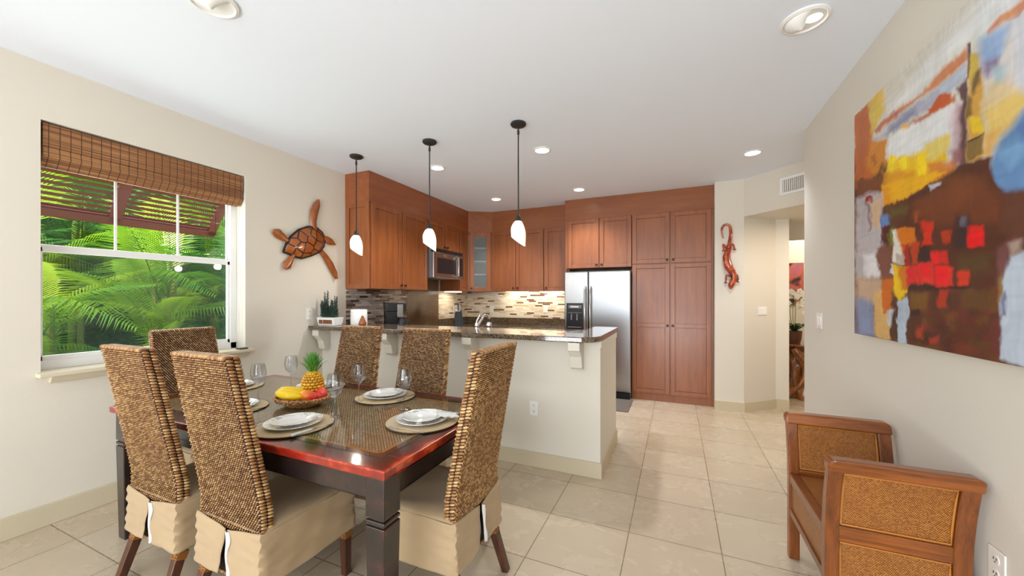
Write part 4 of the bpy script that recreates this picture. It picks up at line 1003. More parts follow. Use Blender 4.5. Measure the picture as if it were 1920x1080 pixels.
me = bpy.data.meshes.new('painted_surface'); me.from_pydata(vs.tolist(), [], fs.tolist())
at = me.color_attributes.new('paint', 'FLOAT_COLOR', 'POINT'); at.data.foreach_set('color', np.concatenate([img.reshape(-1, 3), np.ones((len(vs), 1))], 1).ravel())
po = bpy.data.objects.new('painted_surface', me); C.objects.link(po); po.parent = pt
t = NT('oil_paint'); a_ = t.n.new('ShaderNodeAttribute'); a_.attribute_name = 'paint'; t.l.new(a_.outputs['Color'], t.p.inputs['Base Color']); t.set(Roughness=.4); t.bump(t.noise(t.coords((1, 1, 5)), 60, 4), .2, .003)
me.materials.append(t.m)

# ---------------------------------------------------------------- cane bench
BX0, BX1, BY0, BY1 = .548, .975, 1.835, 2.475
be = thing('cane_bench', 'teak and woven cane bench with two raised arms by the right wall', 'bench', ((BX0+BX1)/2, (BY0+BY1)/2, 0))
ox, oy = (BX0+BX1)/2, (BY0+BY1)/2
def LX(x): return x-ox
def arm(y0, y1, sg):
    x0, x1 = LX(BX0), LX(BX1)
    def W(b):   # the arms flare outward towards their tops
        b.v = [(x, y+sg*.058*max(0.0, (z-.40)/.35)**1.8, z) for x, y, z in b.v]; return b
    def post(xa, xb, zt):
        b = MB(); zz = np.linspace(0, zt, 17); k = 4
        for z in zz: b.v += [(xa, y0, z), (xb, y0, z), (xb, y1, z), (xa, y1, z)]
        for i in range(16):
            for j in range(4): b.f.append((i*4+j, i*4+(j+1) % 4, i*4+4+(j+1) % 4, i*4+4+j))
        b.f.append((3, 2, 1, 0)); b.f.append((64, 65, 66, 67)); return W(b)
    post(x0, x0+.047, .715).build('leg', M['teak'], be, bevel=.005, smooth=True, angle=30); post(x1-.052, x1, .715).build('leg', M['teak'], be, bevel=.005, smooth=True, angle=30)
    poly = [(x0-.004, .702), (x0-.004, .742), (x0+.012, .756), (x1-.012, .756), (x1+.006, .742), (x1+.006, .70)]
    W(MB().prism(poly, y0-.005, y1+.008, 'y')).build('top_rail', M['teak_x'], be, bevel=.009, seg=3)
    W(MB().box(x0+.045, x1-.05, y0+.004, y1-.004, .412, .474)).build('mid_rail', M['teak_x'], be, bevel=.004)
    MB().box(x0+.045, x1-.05, y0+.004, y1-.004, .16, .20).build('low_rail', M['teak_x'], be, bevel=.004)
    ym = (y0+y1)/2
    for za, zb_ in ((.474, .703), (.20, .412)):
        b = MB()
        for s_ in (-.008, .008): b.grid(lambda u, v: (x0+.044+(x1-.048-x0-.044)*u, ym+s_, za+(zb_-za)*v), 4, 8)
        W(b).build('cane_panel', M['cane'], be, recalc=False)
        xa, xb = x0+.052, x1-.057; z0_, z1_ = za+.007, zb_-.007
        for s_ in (-.011, .011):
            q = [(xa, z0_), (xb, z0_)]+[(xb, z0_+(z1_-z0_)*k/6) for k in range(1, 7)]+[(xa, z1_)]+[(xa, z1_-(z1_-z0_)*k/6) for k in range(1, 7)]
            W(MB().tube([(x, ym+s_, z) for x, z in q], .0038, 6, False)).build('cane_binding', M['binding'], be, smooth=True)
arm(BY0+.055-oy, BY0+.1-oy, -1); arm(BY1-.065-oy, BY1-.02-oy, 1)
x0, x1 = LX(BX0), LX(BX1); ya, yb = BY0+.1-oy, BY1-.065-oy
for nm, xa in (('front_rail', x0+.002), ('back_rail', x1-.07)):
    MB().box(xa, xa+.04, ya, yb, .405, .455).build(nm, M['teak_y'], be, bevel=.005)
    MB().box(xa, xa+.035, ya, yb, .235, .27).build(nm, M['teak_y'], be, bevel=.004)
    MB().box(xa+.008, xa+.024, ya, yb, .27, .405).build('apron_panel', M['cane_y'], be)
b = MB(); b.grid(lambda u, v: (x0+.04+(x1-.07-x0-.04)*u, ya+(yb-ya)*v, .448-.012*sin(u*pi)*sin(v*pi)), 10, 12); b.grid(lambda u, v: (x0+.04+(x1-.07-x0-.04)*u, ya+(yb-ya)*v, .436-.012*sin(u*pi)*sin(v*pi)), 10, 12)
b.build('seat', M['cane_xy'], be, smooth=True, recalc=False)

# ---------------------------------------------------------------- dining table
TX0, TX1, TY0, TY1, TT = -2.975, -.955, 1.045, 2.015, .76
tx, ty = (TX0+TX1)/2, (TY0+TY1)/2
tb = thing('dining_table', 'dark distressed wooden dining table with worn red rim and woven inlay', 'table', (tx, ty, 0))
a, c_ = (TX1-TX0)/2, (TY1-TY0)/2
IX, IY = a-.125, c_-.115     # inlay half sizes
b = MB()
b.box(-a, a, -c_, -IY, TT-.035, TT); b.box(-a, a, IY, c_, TT-.035, TT); b.box(-a, -IX, -IY, IY, TT-.035, TT); b.box(IX, a, -IY, IY, TT-.035, TT)
b.build('tabletop', M['tabletop'], tb, bevel=.004)
MB().box(-IX, IX, -IY, IY, TT-.03, TT-.003).build('woven_inlay', M['inlay'], tb)
b = MB()
for x0_, x1_, y0_, y1_ in ((-IX, IX, -IY, -IY+.012), (-IX, IX, IY-.012, IY), (-IX, -IX+.012, -IY, IY), (IX-.012, IX, -IY, IY)): b.box(x0_, x1_, y0_, y1_, TT-.004, TT+.0005)
b.build('inlay_border', M['binding'], tb)
MB().box(-a+.09, a-.09, -c_+.085, c_-.085, TT+.0008, TT+.0045).build('glass_top', M['tableglass'], tb)
ins = .035
b = MB(); z0_, z1_ = TT-.135, TT-.035
b.box(-a+ins, a-ins, -c_+ins, -c_+ins+.028, z0_, z1_); b.box(-a+ins, a-ins, c_-ins-.028, c_-ins, z0_, z1_); b.box(-a+ins, -a+ins+.028, -c_+ins, c_-ins, z0_, z1_); b.box(a-ins-.028, a-ins, -c_+ins, c_-ins, z0_, z1_)
b.build('apron', M['apron'], tb, bevel=.003)
for sx2 in (-1, 1):
    for sy2 in (-1, 1):
        lx, ly = sx2*(a-.02-.045), sy2*(c_-.02-.045); b = MB()
        b.box(lx-.045, lx+.045, ly-.045, ly+.045, .565, TT-.036); b.box(lx-.039, lx+.039, ly-.039, ly+.039, .555, .566); b.box(lx-.045, lx+.045, ly-.045, ly+.045, .542, .556); b.box(lx-.039, lx+.039, ly-.039, ly+.039, .532, .543)
        q = lambda w2, z: [(lx-w2, ly-w2, z), (lx+w2, ly-w2, z), (lx+w2, ly+w2, z), (lx-w2, ly+w2, z)]
        b.hexa(q(.036, 0)+q(.045, .533)); b.build('leg', M['apron'], tb, bevel=.004)
TS = TT+.0046

# ---------------------------------------------------------------- dining chairs
def beads(items, name, mat, parent):
    """items: centre, axis (half length vector), up (half height vector), normal (half depth vector)"""
    n, m = 6, 4; T = []; F = []
    T.append((0, 0, 1)); 
    ts = [pi*k/m for k in range(1, m)]
    tv = [(cos(t), 0, 0) for t in ()]
    tmpl = [(1, 0, 0)]
    for t in ts:
        for j in range(n):
            aa = 2*pi*j/n; tmpl.append((cos(t), sin(t)**.7*cos(aa), sin(t)**.7*sin(aa)))
    tmpl.append((-1, 0, 0)); tmpl = np.array(tmpl); nv = len(tmpl)
    for j in range(n): F.append((0, 1+j, 1+(j+1) % n))
    Q = []
    for i in range(len(ts)-1):
        for j in range(n): Q.append((1+i*n+j, 1+(i+1)*n+j, 1+(i+1)*n+(j+1) % n, 1+i*n+(j+1) % n))
    for j in range(n): F.append((nv-1, nv-1-n+(j+1) % n, nv-1-n+j))
    it = np.array(items, float)    # k,4,3
    V = it[:, None, 0]+tmpl[None, :, 0:1]*it[:, None, 1]+tmpl[None, :, 1:2]*it[:, None, 2]+tmpl[None, :, 2:3]*it[:, None, 3]
    K = len(it); V = V.reshape(-1, 3); base = (np.arange(K)*nv)
    tri = (np.array(F)[None]+base[:, None, None]).reshape(-1); quad = (np.array(Q)[None]+base[:, None, None]).reshape(-1)
    loops = np.concatenate([tri, quad]); nt = K*len(F); nq = K*len(Q)
    starts = np.concatenate([np.arange(nt)*3, nt*3+np.arange(nq)*4])
    me = bpy.data.meshes.new(name); me.vertices.add(len(V)); me.vertices.foreach_set('co', V.ravel())
    me.loops.add(len(loops)); me.loops.foreach_set('vertex_index', loops.astype(np.int32))
    me.polygons.add(nt+nq); me.polygons.foreach_set('loop_start', starts.astype(np.int32))
    me.update(calc_edges=True); me.validate(); me.shade_smooth(); me.materials.append(mat)
    o = bpy.data.objects.new(name, me); C.objects.link(o); o.parent = parent; return o
CW0, CW1, CD, SH, SB, BT = .42, .37, .46, .455, .235, 1.168      # widths, depth, seat height, skirt hem, top
THK = .056
def back_c(z):   # rear face y at height z
    if z < .53: return -CD/2
    return -CD/2-.118*((z-.53)/(BT-.53))**1.05
def back_w(z): return CW0+(CW1-CW0)*(z-.42)/(BT-.42)
def make_chair():
    t = thing('dining_chair', 'x', 'chair')
    # dark core of the back
    b = MB(); zs_ = [.42, .47, .53, .62, .74, .87, 1.0, 1.1, BT-.008]
    for i in range(len(zs_)-1):
        za, zb_ = zs_[i], zs_[i+1]; wa, wb = back_w(za)/2-.006, back_w(zb_)/2-.006; e = .006
        ya, yb = back_c(za), back_c(zb_)
        b.hexa([(-wa, ya+e, za), (wa, ya+e, za), (wa, ya+THK-e, za), (-wa, ya+THK-e, za), (-wb, yb+e, zb_), (wb, yb+e, zb_), (wb, yb+THK-e, zb_), (-wb, yb+THK-e, zb_)])
    core = b.build('backrest', M['rattan_dark'], t)
    it = []; rows = 78; cols = 28; r_ = random.Random(5)
    for j in range(rows):
        z = .425+(BT-.012-.425)*(j+.5)/rows; w2 = back_w(z)-.012; y = back_c(z); slope = (back_c(z+.01)-back_c(z-.01))/.02
        upv = Vector((0, slope, 1)).normalized()
        for i in range(cols+1):
            x = -w2/2+w2*(i+(0 if j % 2 else .5))/cols
            if x > w2/2-.004: continue
            for s, yy in ((-1, y), (1, y+THK)):
                tl = .22*(1 if j % 2 else -1)*0+.28
                jit = r_.uniform(-.0006, .0006)
                it.append(((x, yy+s*(-.003)+jit, z), (.0053, 0, .0021), tuple(upv*.0031), (0, s*.0046, 0)))
    for sgn in (-1, 1):       # edges: two columns of wide strands
        n_ = 54
        for j in range(n_):
            for c in (0, 1):
                z = .425+(BT-.012-.425)*(j+.25+.5*c)/n_; w2 = back_w(z)/2; y = back_c(z)+THK*(.27+.46*c)
                it.append(((sgn*(w2-.004), y, z), (0, .0135, -.0026), (0, 0, .0062), (sgn*.0066, 0, 0)))
    n_ = 26
    for i in range(n_):
        for c in (0, 1):
            x = -CW1/2+.004+(CW1-.008)*(i+.5)/n_; y = back_c(BT)+THK*(.27+.46*c)
            it.append(((x, y, BT-.010), (.002, .0165, 0), (.0072, 0, 0), (0, 0, .0078)))
    o = beads(it, 'rattan_weave', M['bead'], core)
    # cover: seat cushion and skirt
    W2 = CW0/2+.008; y0_ = -CD/2-.008; y1_ = CD/2+.004
    b = MB(); nu = 96
    per = [(-W2, y0_), (W2, y0_), (W2, y1_), (-W2, y1_)]
    lens = [2*W2, y1_-y0_, 2*W2, y1_-y0_]; tot = sum(lens); gap = .022
    def P(s):    # s along the perimeter starting in the middle of the rear
        d_ = (s*tot+W2) % tot
        for k in range(4):
            if d_ <= lens[k]+1e-9: f = d_/lens[k]; a_ = per[k]; c2 = per[(k+1) % 4]; return (a_[0]+(c2[0]-a_[0])*f, a_[1]+(c2[1]-a_[1])*f, k, f)
            d_ -= lens[k]
        return (*per[0], 0, 0)
    def skirt(u, v):
        s = .004+.992*u; x, y, k, f = P(s)
        z = SH-.004+(SB-SH+.004)*v
        if k == 0:
            edge = abs(x)/W2; z = (SH+.012*(edge)-.01-.018*(1-edge))*(1-v)+(SB+.012*(1-edge)**2)*v
        nx, ny = ((0, -1), (1, 0), (0, 1), (-1, 0))[k]
        cr = min(f, 1-f)*lens[k]; wr = .0034*exp_(cr, .08)*sin(z*135+f*5+sin(s*20))+.0022*sin(z*46+s*37)+.0008*sin(z*90-s*60)+.001*sin(s*90+v*5)
        fl = .006*v
        if k == 0 and abs(x) < .12: 
            sg = 1 if s < .5 else -1; op = (1-abs(x)/.12)
            x += sg*(.002+.028*v**1.5)*op; wr += .012*op*v
        return (x+nx*(wr+fl), y+ny*(wr+fl), z)
    def exp_(c, k): return math.exp(-c/k)
    b.grid(skirt, nu, 26)
    def top(u, v):
        x = -W2+2*W2*u; y = y0_+.01+(y1_-y0_-.01)*v; e = min(u, 1-u, v, 1-v)
        return (x, y, SH-.006+.022*min(1, e/.12)**.5+.004*sin(x*23+y*17)*min(1, e*6)-.006*sin(u*pi)*sin(v*pi))
    b.grid(top, 24, 24)
    cv = b.build('seat_cover', M['cover'], t, smooth=True, angle=60)
    so = cv.modifiers.new('solid', 'SOLIDIFY'); so.thickness = .003; so.offset = -1
    # white lining showing in the slit
    b = MB(); b.grid(lambda u, v: (.004+.02*u+.016*v+.010*sin(v*9)*u, y0_-.004-.009*sin(u*pi)-.006*v, SH-.03+(SB-SH+.04)*v), 5, 16)
    l = b.build('white_lining', M['lining'], cv, smooth=True, angle=180); l['label'] = 'white lining strip in the cover slit'
    so = l.modifiers.new('solid', 'SOLIDIFY'); so.thickness = .002
    # woven seat frame under the hem
    fr_ = MB().box(-W2+.02, W2-.02, y0_+.02, y1_-.02, .222, SH-.02).build('seat_frame', M['rattan_dark'], t)
    it = []
    for k in range(4):
        a_, c2 = Vector(per[k]), Vector(per[(k+1) % 4]); n_ = int(lens[k]/.012); dv = (c2-a_).normalized(); nv_ = Vector((dv.y, -dv.x))
        for i in range(n_):
            p = a_+(c2-a_)*((i+.5)/n_)-nv_*.014
            it.append(((p.x, p.y, .229), (dv.x*.006, dv.y*.006, .006), (-dv.x*.002, -dv.y*.002, .004), (nv_.x*.005, nv_.y*.005, 0)))
    beads(it, 'woven_edge', M['bead'], fr_)
    # legs
    for sx3 in (-1, 1):
        for rear in (0, 1):
            x = sx3*(W2-.032); y = (y0_+.036) if rear else (y1_-.034)
            yf = y-.075 if rear else y+.004; xf = x+sx3*(.012 if rear else 0)
            lg = MB().bar((xf, yf, .0), (x, y, .235), .034, .034, .042, .042, up=(0, 1, 0)).build('leg', M['legwood'], t, bevel=.004)
            f = .045/.235; xa, ya = x+(xf-x)*f, y+(yf-y)*f
            MB().bar((xa, ya, .188), (x, y, .225), .0445, .0445, .0465, .0465, up=(0, 1, 0)).build('rattan_wrap', M['wrap'], lg, bevel=.004)
    return t
ch = make_chair()
spots = [((-2.27, .945, 0), 'left one of the two rattan chairs seen from behind, nearest the window wall'),
         ((-1.70, .955, 0), 'rattan chair seen from behind, directly left of the front table leg'),
         ((-3.10, 1.50, -R90), 'woven rattan chair at the window end of the table'),
         ((-2.20, 2.082, pi), 'rattan chair at the far table side, left of its twin before the bar'),
         ((-1.60, 2.082, pi), 'rattan chair at the far table side, right of its twin before the bar'),
         ((-.835, 1.53, R90), 'rattan chair at the right head of the table, its back to the hall')]
for i, (p, lb) in enumerate(spots):
    t = ch if i == 0 else copy_tree(ch)
    fx, fy = -sin(p[2]), cos(p[2])
    t.location = (p[0]+fx*CD/2, p[1]+fy*CD/2, 0); t.rotation_euler = (0, 0, p[2]); t['label'] = lb; t['group'] = 'rattan chairs around the dining table'

# ---------------------------------------------------------------- place settings
def plate_mat():
    t = NT('floral_china'); v = t.coords(); sep = t.n.new('ShaderNodeSeparateXYZ'); t.l.new(v, sep.inputs[0])
    r = t.math('SQRT', t.math('ADD', t.math('POWER', sep.outputs[0], 2), t.math('POWER', sep.outputs[1], 2)))
    n = t.noise(v, 38, 4, .6, 1.0); n2 = t.noise(v, 11, 2)
    m = t.math('MULTIPLY', t.ramp(n, [(.5, (0, 0, 0)), (.56, (1, 1, 1))]), t.ramp(n2, [(.42, (0, 0, 0)), (.52, (1, 1, 1))]))
    rim = t.math('MULTIPLY', t.math('GREATER_THAN', r, .074), m)
    c = t.mix(t.noise(v, 60, 1), srgb(110, 128, 120), srgb(160, 158, 140))
    t.color(t.mix(t.math('MULTIPLY', rim, .55), srgb(242, 243, 238), c)); t.set(Roughness=.12, Coat_Weight=.5); return t.m
M['china'] = plate_mat()
def plate_prof(R): return [(0, 0), (R*.55, 0), (R*.62, .003), (R, .016), (R*1.005, .018), (R, .0195), (R*.66, .008), (R*.60, .0045), (0, .004)]
def big_plate(): return MB().lathe(plate_prof(.128), 48).build('dinner_plate', M['china'], smooth=True, angle=50)
def small_plate(): return MB().lathe(plate_prof(.098), 48).build('salad_plate', M['china'], smooth=True, angle=50)
def mat_obj():
    t = thing('placemat', 'x', 'placemat'); 
    MB().lathe([(0, 0), (.178, 0), (.18, .0015), (.178, .003), (0, .003)], 48, sx=1.0, sy=1.0).build('cloth', M['placemat'], t, smooth=True, angle=50)
    MB().tube([(.179*cos(a_), .179*sin(a_), .0022) for a_ in np.linspace(0, 2*pi, 49)], .0022, 6, False).build('piping', M['mat_edge'], t, smooth=True)
    return t
def fork():
    b = MB(); pts = [(0, -.095, .003), (0, -.05, .005), (0, .0, .008), (0, .035, .006)]
    for i in range(3): b.bar(pts[i], pts[i+1], (.011, .007, .005)[i], .0022, (.007, .005, .006)[i], .0022)
    b.hexa([(-.004, .033, .005), (.004, .033, .005), (.012, .055, .004), (-.012, .055, .004), (-.004, .033, .007), (.004, .033, .007), (.012, .055, .006), (-.012, .055, .006)])
    for x in (-.0105, -.0035, .0035, .0105): b.box(x-.0014, x+.0014, .054, .098, .0045, .0065)
    return b.build('fork', M['silver'], bevel=.0006, seg=1)
def knife():
    t = thing('table_knife', 'x', 'knife')
    MB().hexa([(-.006, 0, .001), (.008, 0, .001), (.007, .10, .001), (-.003, .115, .001), (-.006, 0, .003), (.008, 0, .003), (.007, .10, .003), (-.003, .115, .003)]).build('blade', M['silver'], t)
    MB().bar((0, -.10, .006), (0, .002, .005), .018, .009, .012, .007).build('handle', plain('pearl_handle', srgb(226, 228, 230), .2, .3), t, bevel=.003)
    return t
def wine():
    prof = [(.0, .0), (.034, .0), (.035, .0015), (.02, .004), (.006, .010), (.0042, .03), (.004, .09), (.006, .105), (.018, .116), (.034, .135), (.0405, .158), (.041, .175), (.037, .205), (.0325, .225), (.0317, .225), (.036, .203), (.040, .175), (.0395, .159), (.033, .137), (.017, .119), (.0, .114)]
    return MB().lathe(prof, 36).build('wine_glass', M['wine'], smooth=True, angle=50)
G = {'placemat': 'round tan placemats on the dining table', 'dinner_plate': 'dinner plates on the dining table', 'salad_plate': 'salad plates on the dining table', 'wine_glass': 'wine glasses on the dining table', 'fork': 'forks on the dining table', 'table_knife': 'knives on the dining table'}
protos = {}
def put(kind, loc, rz, label, cat):
    if kind not in protos:
        o = {'placemat': mat_obj, 'dinner_plate': big_plate, 'salad_plate': small_plate, 'wine_glass': wine, 'fork': fork, 'table_knife': knife}[kind](); protos[kind] = o
    else: o = copy_tree(protos[kind])
    o.location = loc; o.rotation_euler = (0, 0, rz); tag(o, label, cat, G[kind]); return o
#            centre            facing  fork pos/rot            knife pos/rot                     who
sets = [((-1.165, 1.545), pi/2*1, 'at the right head of the table'),
        ((-1.70, 1.245), 0, 'at the front table edge nearest the camera'),
        ((-1.66, 1.828), pi, 'at the far table side right of the fruit'),
        ((-2.26, 1.828), pi, 'at the far table side behind the pineapple'),
        ((-2.275, 1.29), 0, 'just behind the closest tall chair back'),
        ((-2.80, 1.60), -pi/2, 'at the window end of the table')]
for i, (c2, fc_, wh) in enumerate(sets):
    x, y = c2; R_ = lambda a_, b_: (x+cos(fc_)*a_-sin(fc_)*b_, y+sin(fc_)*a_+cos(fc_)*b_)
    put('placemat', (x, y, TS), 0, 'round tan placemat '+wh, 'placemat')
    put('dinner_plate', (x, y, TS+.0031), 0, 'white floral dinner plate '+wh, 'plate')
    put('salad_plate', (x, y, TS+.0031+.0085), .7*i, 'small floral plate stacked '+wh, 'plate')
    q = R_(-.149, -.02); put('fork', (q[0], q[1], TS+.0026), fc_+(.1 if i else .05), 'silver fork left of the plates '+wh, 'fork')
    q = R_(.150, -.02); put('table_knife', (q[0], q[1], TS+.0031), fc_-.08, 'knife right of the plates '+wh, 'knife')
gl = [((-2.262, 1.432), 'between the near left chair and the fruit'), ((-2.375, 1.72), 'left of the pineapple'), ((-1.615, 1.41), 'standing in front of the fruit basket'),
      ((-1.724, 1.675), 'standing right of the fruit basket, before the far chairs'), ((-1.378, 1.665), 'nearest the right head of the table'), ((-2.68, 1.50), 'partly hidden behind the tall chair back at the window end')]
for (x, y), lb in gl: put('wine_glass', (x, y, TS), 0, 'empty wine glass '+lb, 'wine glass')
# folded napkin on the right head setting
b = MB(); b.grid(lambda u, v: (-.05+.1*u+.01*sin(v*7), -.035+.07*v, .004+.006*abs(sin(u*9+v*3))), 14, 8); 
o = b.build('napkin', M['napkin'], smooth=True, angle=180, loc=(-1.055, 1.60, TS+.022), rot=(0, .10, .6)); so = o.modifiers.new('s', 'SOLIDIFY'); so.thickness = .002
tag(o, 'crumpled white napkin on the plate at the right head of the table', 'napkin')

# ---------------------------------------------------------------- fruit basket
FBX, FBY = -1.975, 1.50
bk = thing('fruit_basket', 'shallow woven leaf basket holding fruit on the dining table', 'basket', (FBX, FBY, TS), radians(20))
def bfn(u, v):
    a_ = u*2*pi; r = .085+.06*v+.004*sin(u*2*pi*22+v*8); return (r*cos(a_), r*.78*sin(a_), .003+.034*v**1.4+.004*sin(u*2*pi*22+v*8)*v)
b = MB(); b.grid(bfn, 132, 8, True); b.grid(lambda u, v: tuple(c*k for c, k in zip(bfn(u, v), (.97, .97, 1)))[:2]+(bfn(u, v)[2]+.004,), 132, 8, True)
b.lathe([(0, 0), (.085, 0), (.085, .006), (0, .006)], 40, sy=.78)
b.build('woven_tray', M['basket'], bk, smooth=True, angle=60, recalc=False)
b = MB()
for i in range(30):   # twisted leaf rim
    a_ = 2*pi*i/30; a2 = a_+.30; p = Vector((.142*cos(a_), .142*.78*sin(a_), .030)); q = Vector((.153*cos(a2), .153*.78*sin(a2), .046))
    b.tube([p, (p+q)/2+Vector((0, 0, .006)), q], [.006, .010, .005], 6)
b.build('twisted_rim', M['basket'], bk, smooth=True)
pn = thing('pineapple', 'ripe yellow pineapple with green crown standing in the fruit basket', 'pineapple', (-1.985, 1.575, TS+.010), .3); pn.scale = (1.15, 1.15, 1.12)
def pine_mat():
    t = NT('pineapple_skin'); g = t.n.new('ShaderNodeNewGeometry'); n = t.noise(t.coords(), 30, 3)
    c = t.ramp(g.outputs['Random Per Island'], [(0, srgb(222, 150, 20)), (.6, srgb(240, 186, 40)), (1, srgb(246, 206, 70))]); t.color(t.mix(t.ramp(n, [(.5, (0, 0, 0)), (.8, (.6, .6, .6))]), c, srgb(150, 84, 16))); t.set(Roughness=.35); return t.m
core = MB().ball((0, 0, .075), .052, .052, .078, 24, 14).build('flesh', plain('pineapple_gap', srgb(120, 70, 14), .6), pn, smooth=True)
it = []
for j in range(13):
    ph = -1.25+2.5*(j+.5)/13; rr2 = .052*cos(ph); z = .075+.078*sin(ph); n_ = 16
    for i in range(n_):
        a_ = 2*pi*(i+(.5 if j % 2 else 0))/n_; dx_, dy_ = cos(a_), sin(a_)
        it.append(((dx_*rr2, dy_*rr2, z), (-dy_*.0104*max(.45, cos(ph)), dx_*.0104*max(.45, cos(ph)), 0), (0, 0, .0076), (dx_*.005, dy_*.005, 0)))
beads(it, 'skin', pine_mat(), core)
b = MB()
for k in range(60):
    t_ = k/60; a_ = k*2.4; l = .055+.05*(1-abs(t_-.6)); out = (1-t_)*.055+.006; z0 = .140+.022*t_
    p = Vector((cos(a_)*.012*(1-t_), sin(a_)*.012*(1-t_), z0)); m_ = p+Vector((cos(a_)*out*.55, sin(a_)*out*.55, l*.55)); q = p+Vector((cos(a_)*out*1.15, sin(a_)*out*1.15, l*(.75+.35*t_)))
    sd = Vector((-sin(a_), cos(a_), 0)); ou = Vector((cos(a_), sin(a_), 0))*.002
    b.add([p-sd*.006, p+ou, p+sd*.006, m_-sd*.0075, m_+ou, m_+sd*.0075, q], [(0, 1, 4, 3), (1, 2, 5, 4), (3, 4, 6), (4, 5, 6)])
b.build('crown', leaf_mat('crown_leaf', srgb(50, 116, 44), srgb(110, 172, 76), .15), pn, recalc=False)
yel = plain('banana_peel', srgb(250, 208, 20), .4)
for i, (dx_, dy_, rz, zz_, lb) in enumerate(((-.062, -.012, .3, .056, 'bright yellow banana, backmost of three in the basket'), (-.050, -.042, .0, .052, 'bright yellow banana, middle of three in the basket'), (-.036, -.070, -.3, .046, 'bright yellow banana, frontmost of three in the basket'))):
    pts = []; rs = []
    for k in range(13):
        s = k/12; a_ = -.75+1.5*s; pts.append((.115*sin(a_), .05*(1-cos(a_))*1.6, .006*sin(s*pi))); rs.append(max(.004, .0235*(sin(pi*(s*.9+.05)))**.45))
    o = MB().tube(pts, rs, 10).build('banana', yel, smooth=True, angle=180, loc=(FBX+dx_, FBY+dy_, TS+zz_+.014), rot=(.25, .12, .38+rz*.3)); tag(o, lb, 'banana', 'bananas in the fruit basket')
def mango_mat(name, c1, c2):
    t = NT(name); sep = t.n.new('ShaderNodeSeparateXYZ'); t.l.new(t.coords(), sep.inputs[0]); f = t.math('ADD', t.math('MULTIPLY', sep.outputs[0], 9), .5)
    t.color(t.ramp(f, [(.2, c1), (.85, c2)])); t.set(Roughness=.3, Coat_Weight=.3); return t.m
for dx_, dy_, zz_, sc_, rz, mt, lb, nm in ((.050, .0, .054, (.058, .034, .032), .2, mango_mat('mango_skin', srgb(250, 160, 20), srgb(214, 30, 30)), 'orange and red mango in the middle of the fruit basket', 'mango'),
                               (.088, .045, .048, (.030, .029, .028), .4, mango_mat('apple_skin', srgb(236, 60, 40), srgb(196, 14, 30)), 'small red apple at the right end of the fruit basket', 'apple'),
                               (.070, .070, .056, (.040, .030, .036), -.4, mango_mat('red_fruit', srgb(232, 40, 40), srgb(240, 90, 60)), 'red mango tipped up beside the pineapple', 'mango')):
    b = MB(); b.ball((0, 0, 0), 1, 1, 1, 20, 14); b.v = [(p[0]*sc_[0]*(1), p[1]*sc_[1]*(1-.18*p[0]), p[2]*sc_[2]*(1-.15*p[0])) for p in b.v]
    o = b.build(nm, mt, smooth=True, angle=180, loc=(FBX+dx_, FBY+dy_, TS+zz_), rot=(0, .1, rz)); tag(o, lb, nm if nm == 'apple' else 'mango')

# ---------------------------------------------------------------- garden outside the window
o = struct('ground', MB().box(-16, -3.73, -6, 16, -.12, -.02), M['grass'])
def frond_mesh(name, L_, droop, mat_w, seed):
    r = random.Random(seed); b = MB(); n = 44; pts = []
    for k in range(n+1):
        s = k/n; x = L_*(s-.12*s*s*droop); z = L_*(.30*s-.62*droop*s*s); pts.append(Vector((x, 0, z)))
    b.tube(pts, [.011*(1-.85*k/n) for k in range(n+1)], 5)
    for k in range(4, n+1):
        s = k/n; p = pts[k]; d_ = (pts[min(k+1, n)]-pts[k-1]).normalized(); ll = L_*.32*sin(pi*min(1, .12+s*.86))**.7*(.9+.2*r.random())
        for sg in (-1, 1):
            for h in (0,):
                pp = p-d_*h*L_/n
                di = (d_*(.55+.5*s)+Vector((0, sg, .25-.1*droop))).normalized(); q1 = pp+di*ll*.5; q2 = pp+di*ll+Vector((0, 0, -ll*(.22+.15*r.random()))); w_ = mat_w; sd = di.cross(Vector((0, 0, 1))).normalized()*w_
                b.add([pp-sd*.4, pp+sd*.4, q1+sd, q2, q1-sd], [(0, 1, 2, 4), (4, 2, 3)])
    me = bpy.data.meshes.new(name); me.from_pydata(b.v, [], b.f); return me
fm = [frond_mesh('frond', 1.5, .55, .0085, 1), frond_mesh('frond', 1.5, .9, .009, 2), frond_mesh('frond', 1.5, .3, .0085, 3)]
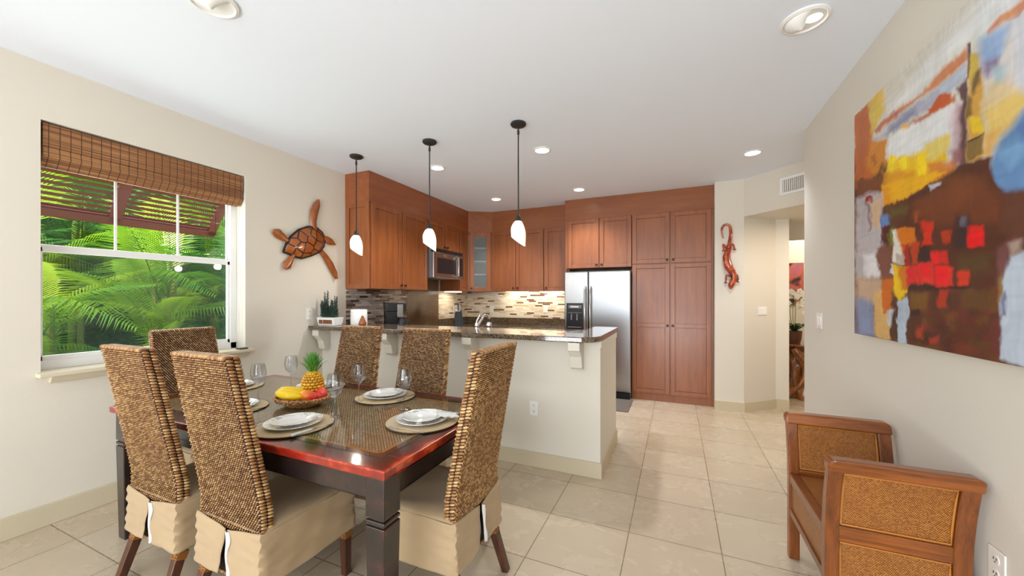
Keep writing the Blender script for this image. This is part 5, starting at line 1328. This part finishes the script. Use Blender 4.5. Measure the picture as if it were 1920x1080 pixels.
def palm(x, y, hgt, nf, scale, dark, seed, label):
    r = random.Random(seed); t = thing('palm', label, 'palm', (x, y, -.02), r.uniform(0, 6), 'palms outside the window')
    stems = MB()
    for k in range(3): stems.tube([(r.uniform(-.1, .1), r.uniform(-.1, .1), 0), (r.uniform(-.15, .15), r.uniform(-.15, .15), hgt)], [.05, .03], 8)
    stems.build('stems', M['stem'], t, smooth=True)
    for i in range(nf):
        me = fm[r.randrange(3)]
        key = me.name+('d' if dark else 'l')
        m2 = _fc.get(key)
        if m2 is None:
            m2 = me.copy(); m2.materials.append(M['palm_dark'] if dark else M['palm']); _fc[key] = m2
        o = bpy.data.objects.new('frond', m2); C.objects.link(o); o.parent = t
        z = hgt*(.35+.65*i/nf); o.location = (r.uniform(-.1, .1), r.uniform(-.1, .1), z)
        o.rotation_euler = (r.uniform(-.3, .3), -radians(r.uniform(-5, 62)) , i*2.4+r.uniform(-.3, .3)); s = scale*r.uniform(.8, 1.15); o.scale = (s, s, s)
_fc = {}
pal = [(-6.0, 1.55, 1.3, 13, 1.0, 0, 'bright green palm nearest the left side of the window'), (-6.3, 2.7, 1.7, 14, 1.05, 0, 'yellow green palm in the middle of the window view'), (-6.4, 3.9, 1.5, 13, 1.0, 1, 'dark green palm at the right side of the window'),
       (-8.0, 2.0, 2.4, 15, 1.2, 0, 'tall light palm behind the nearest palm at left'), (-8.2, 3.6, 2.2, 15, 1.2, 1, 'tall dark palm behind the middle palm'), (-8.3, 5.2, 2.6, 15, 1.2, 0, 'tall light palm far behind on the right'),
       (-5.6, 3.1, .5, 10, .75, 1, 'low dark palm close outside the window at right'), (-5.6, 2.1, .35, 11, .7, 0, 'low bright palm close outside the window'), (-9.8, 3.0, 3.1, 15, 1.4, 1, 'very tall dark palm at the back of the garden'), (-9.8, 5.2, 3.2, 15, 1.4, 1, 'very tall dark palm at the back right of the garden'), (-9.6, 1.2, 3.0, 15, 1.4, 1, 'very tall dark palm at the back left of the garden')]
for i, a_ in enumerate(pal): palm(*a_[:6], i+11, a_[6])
# dense hedge behind the palms
b = MB(); r = random.Random(4)
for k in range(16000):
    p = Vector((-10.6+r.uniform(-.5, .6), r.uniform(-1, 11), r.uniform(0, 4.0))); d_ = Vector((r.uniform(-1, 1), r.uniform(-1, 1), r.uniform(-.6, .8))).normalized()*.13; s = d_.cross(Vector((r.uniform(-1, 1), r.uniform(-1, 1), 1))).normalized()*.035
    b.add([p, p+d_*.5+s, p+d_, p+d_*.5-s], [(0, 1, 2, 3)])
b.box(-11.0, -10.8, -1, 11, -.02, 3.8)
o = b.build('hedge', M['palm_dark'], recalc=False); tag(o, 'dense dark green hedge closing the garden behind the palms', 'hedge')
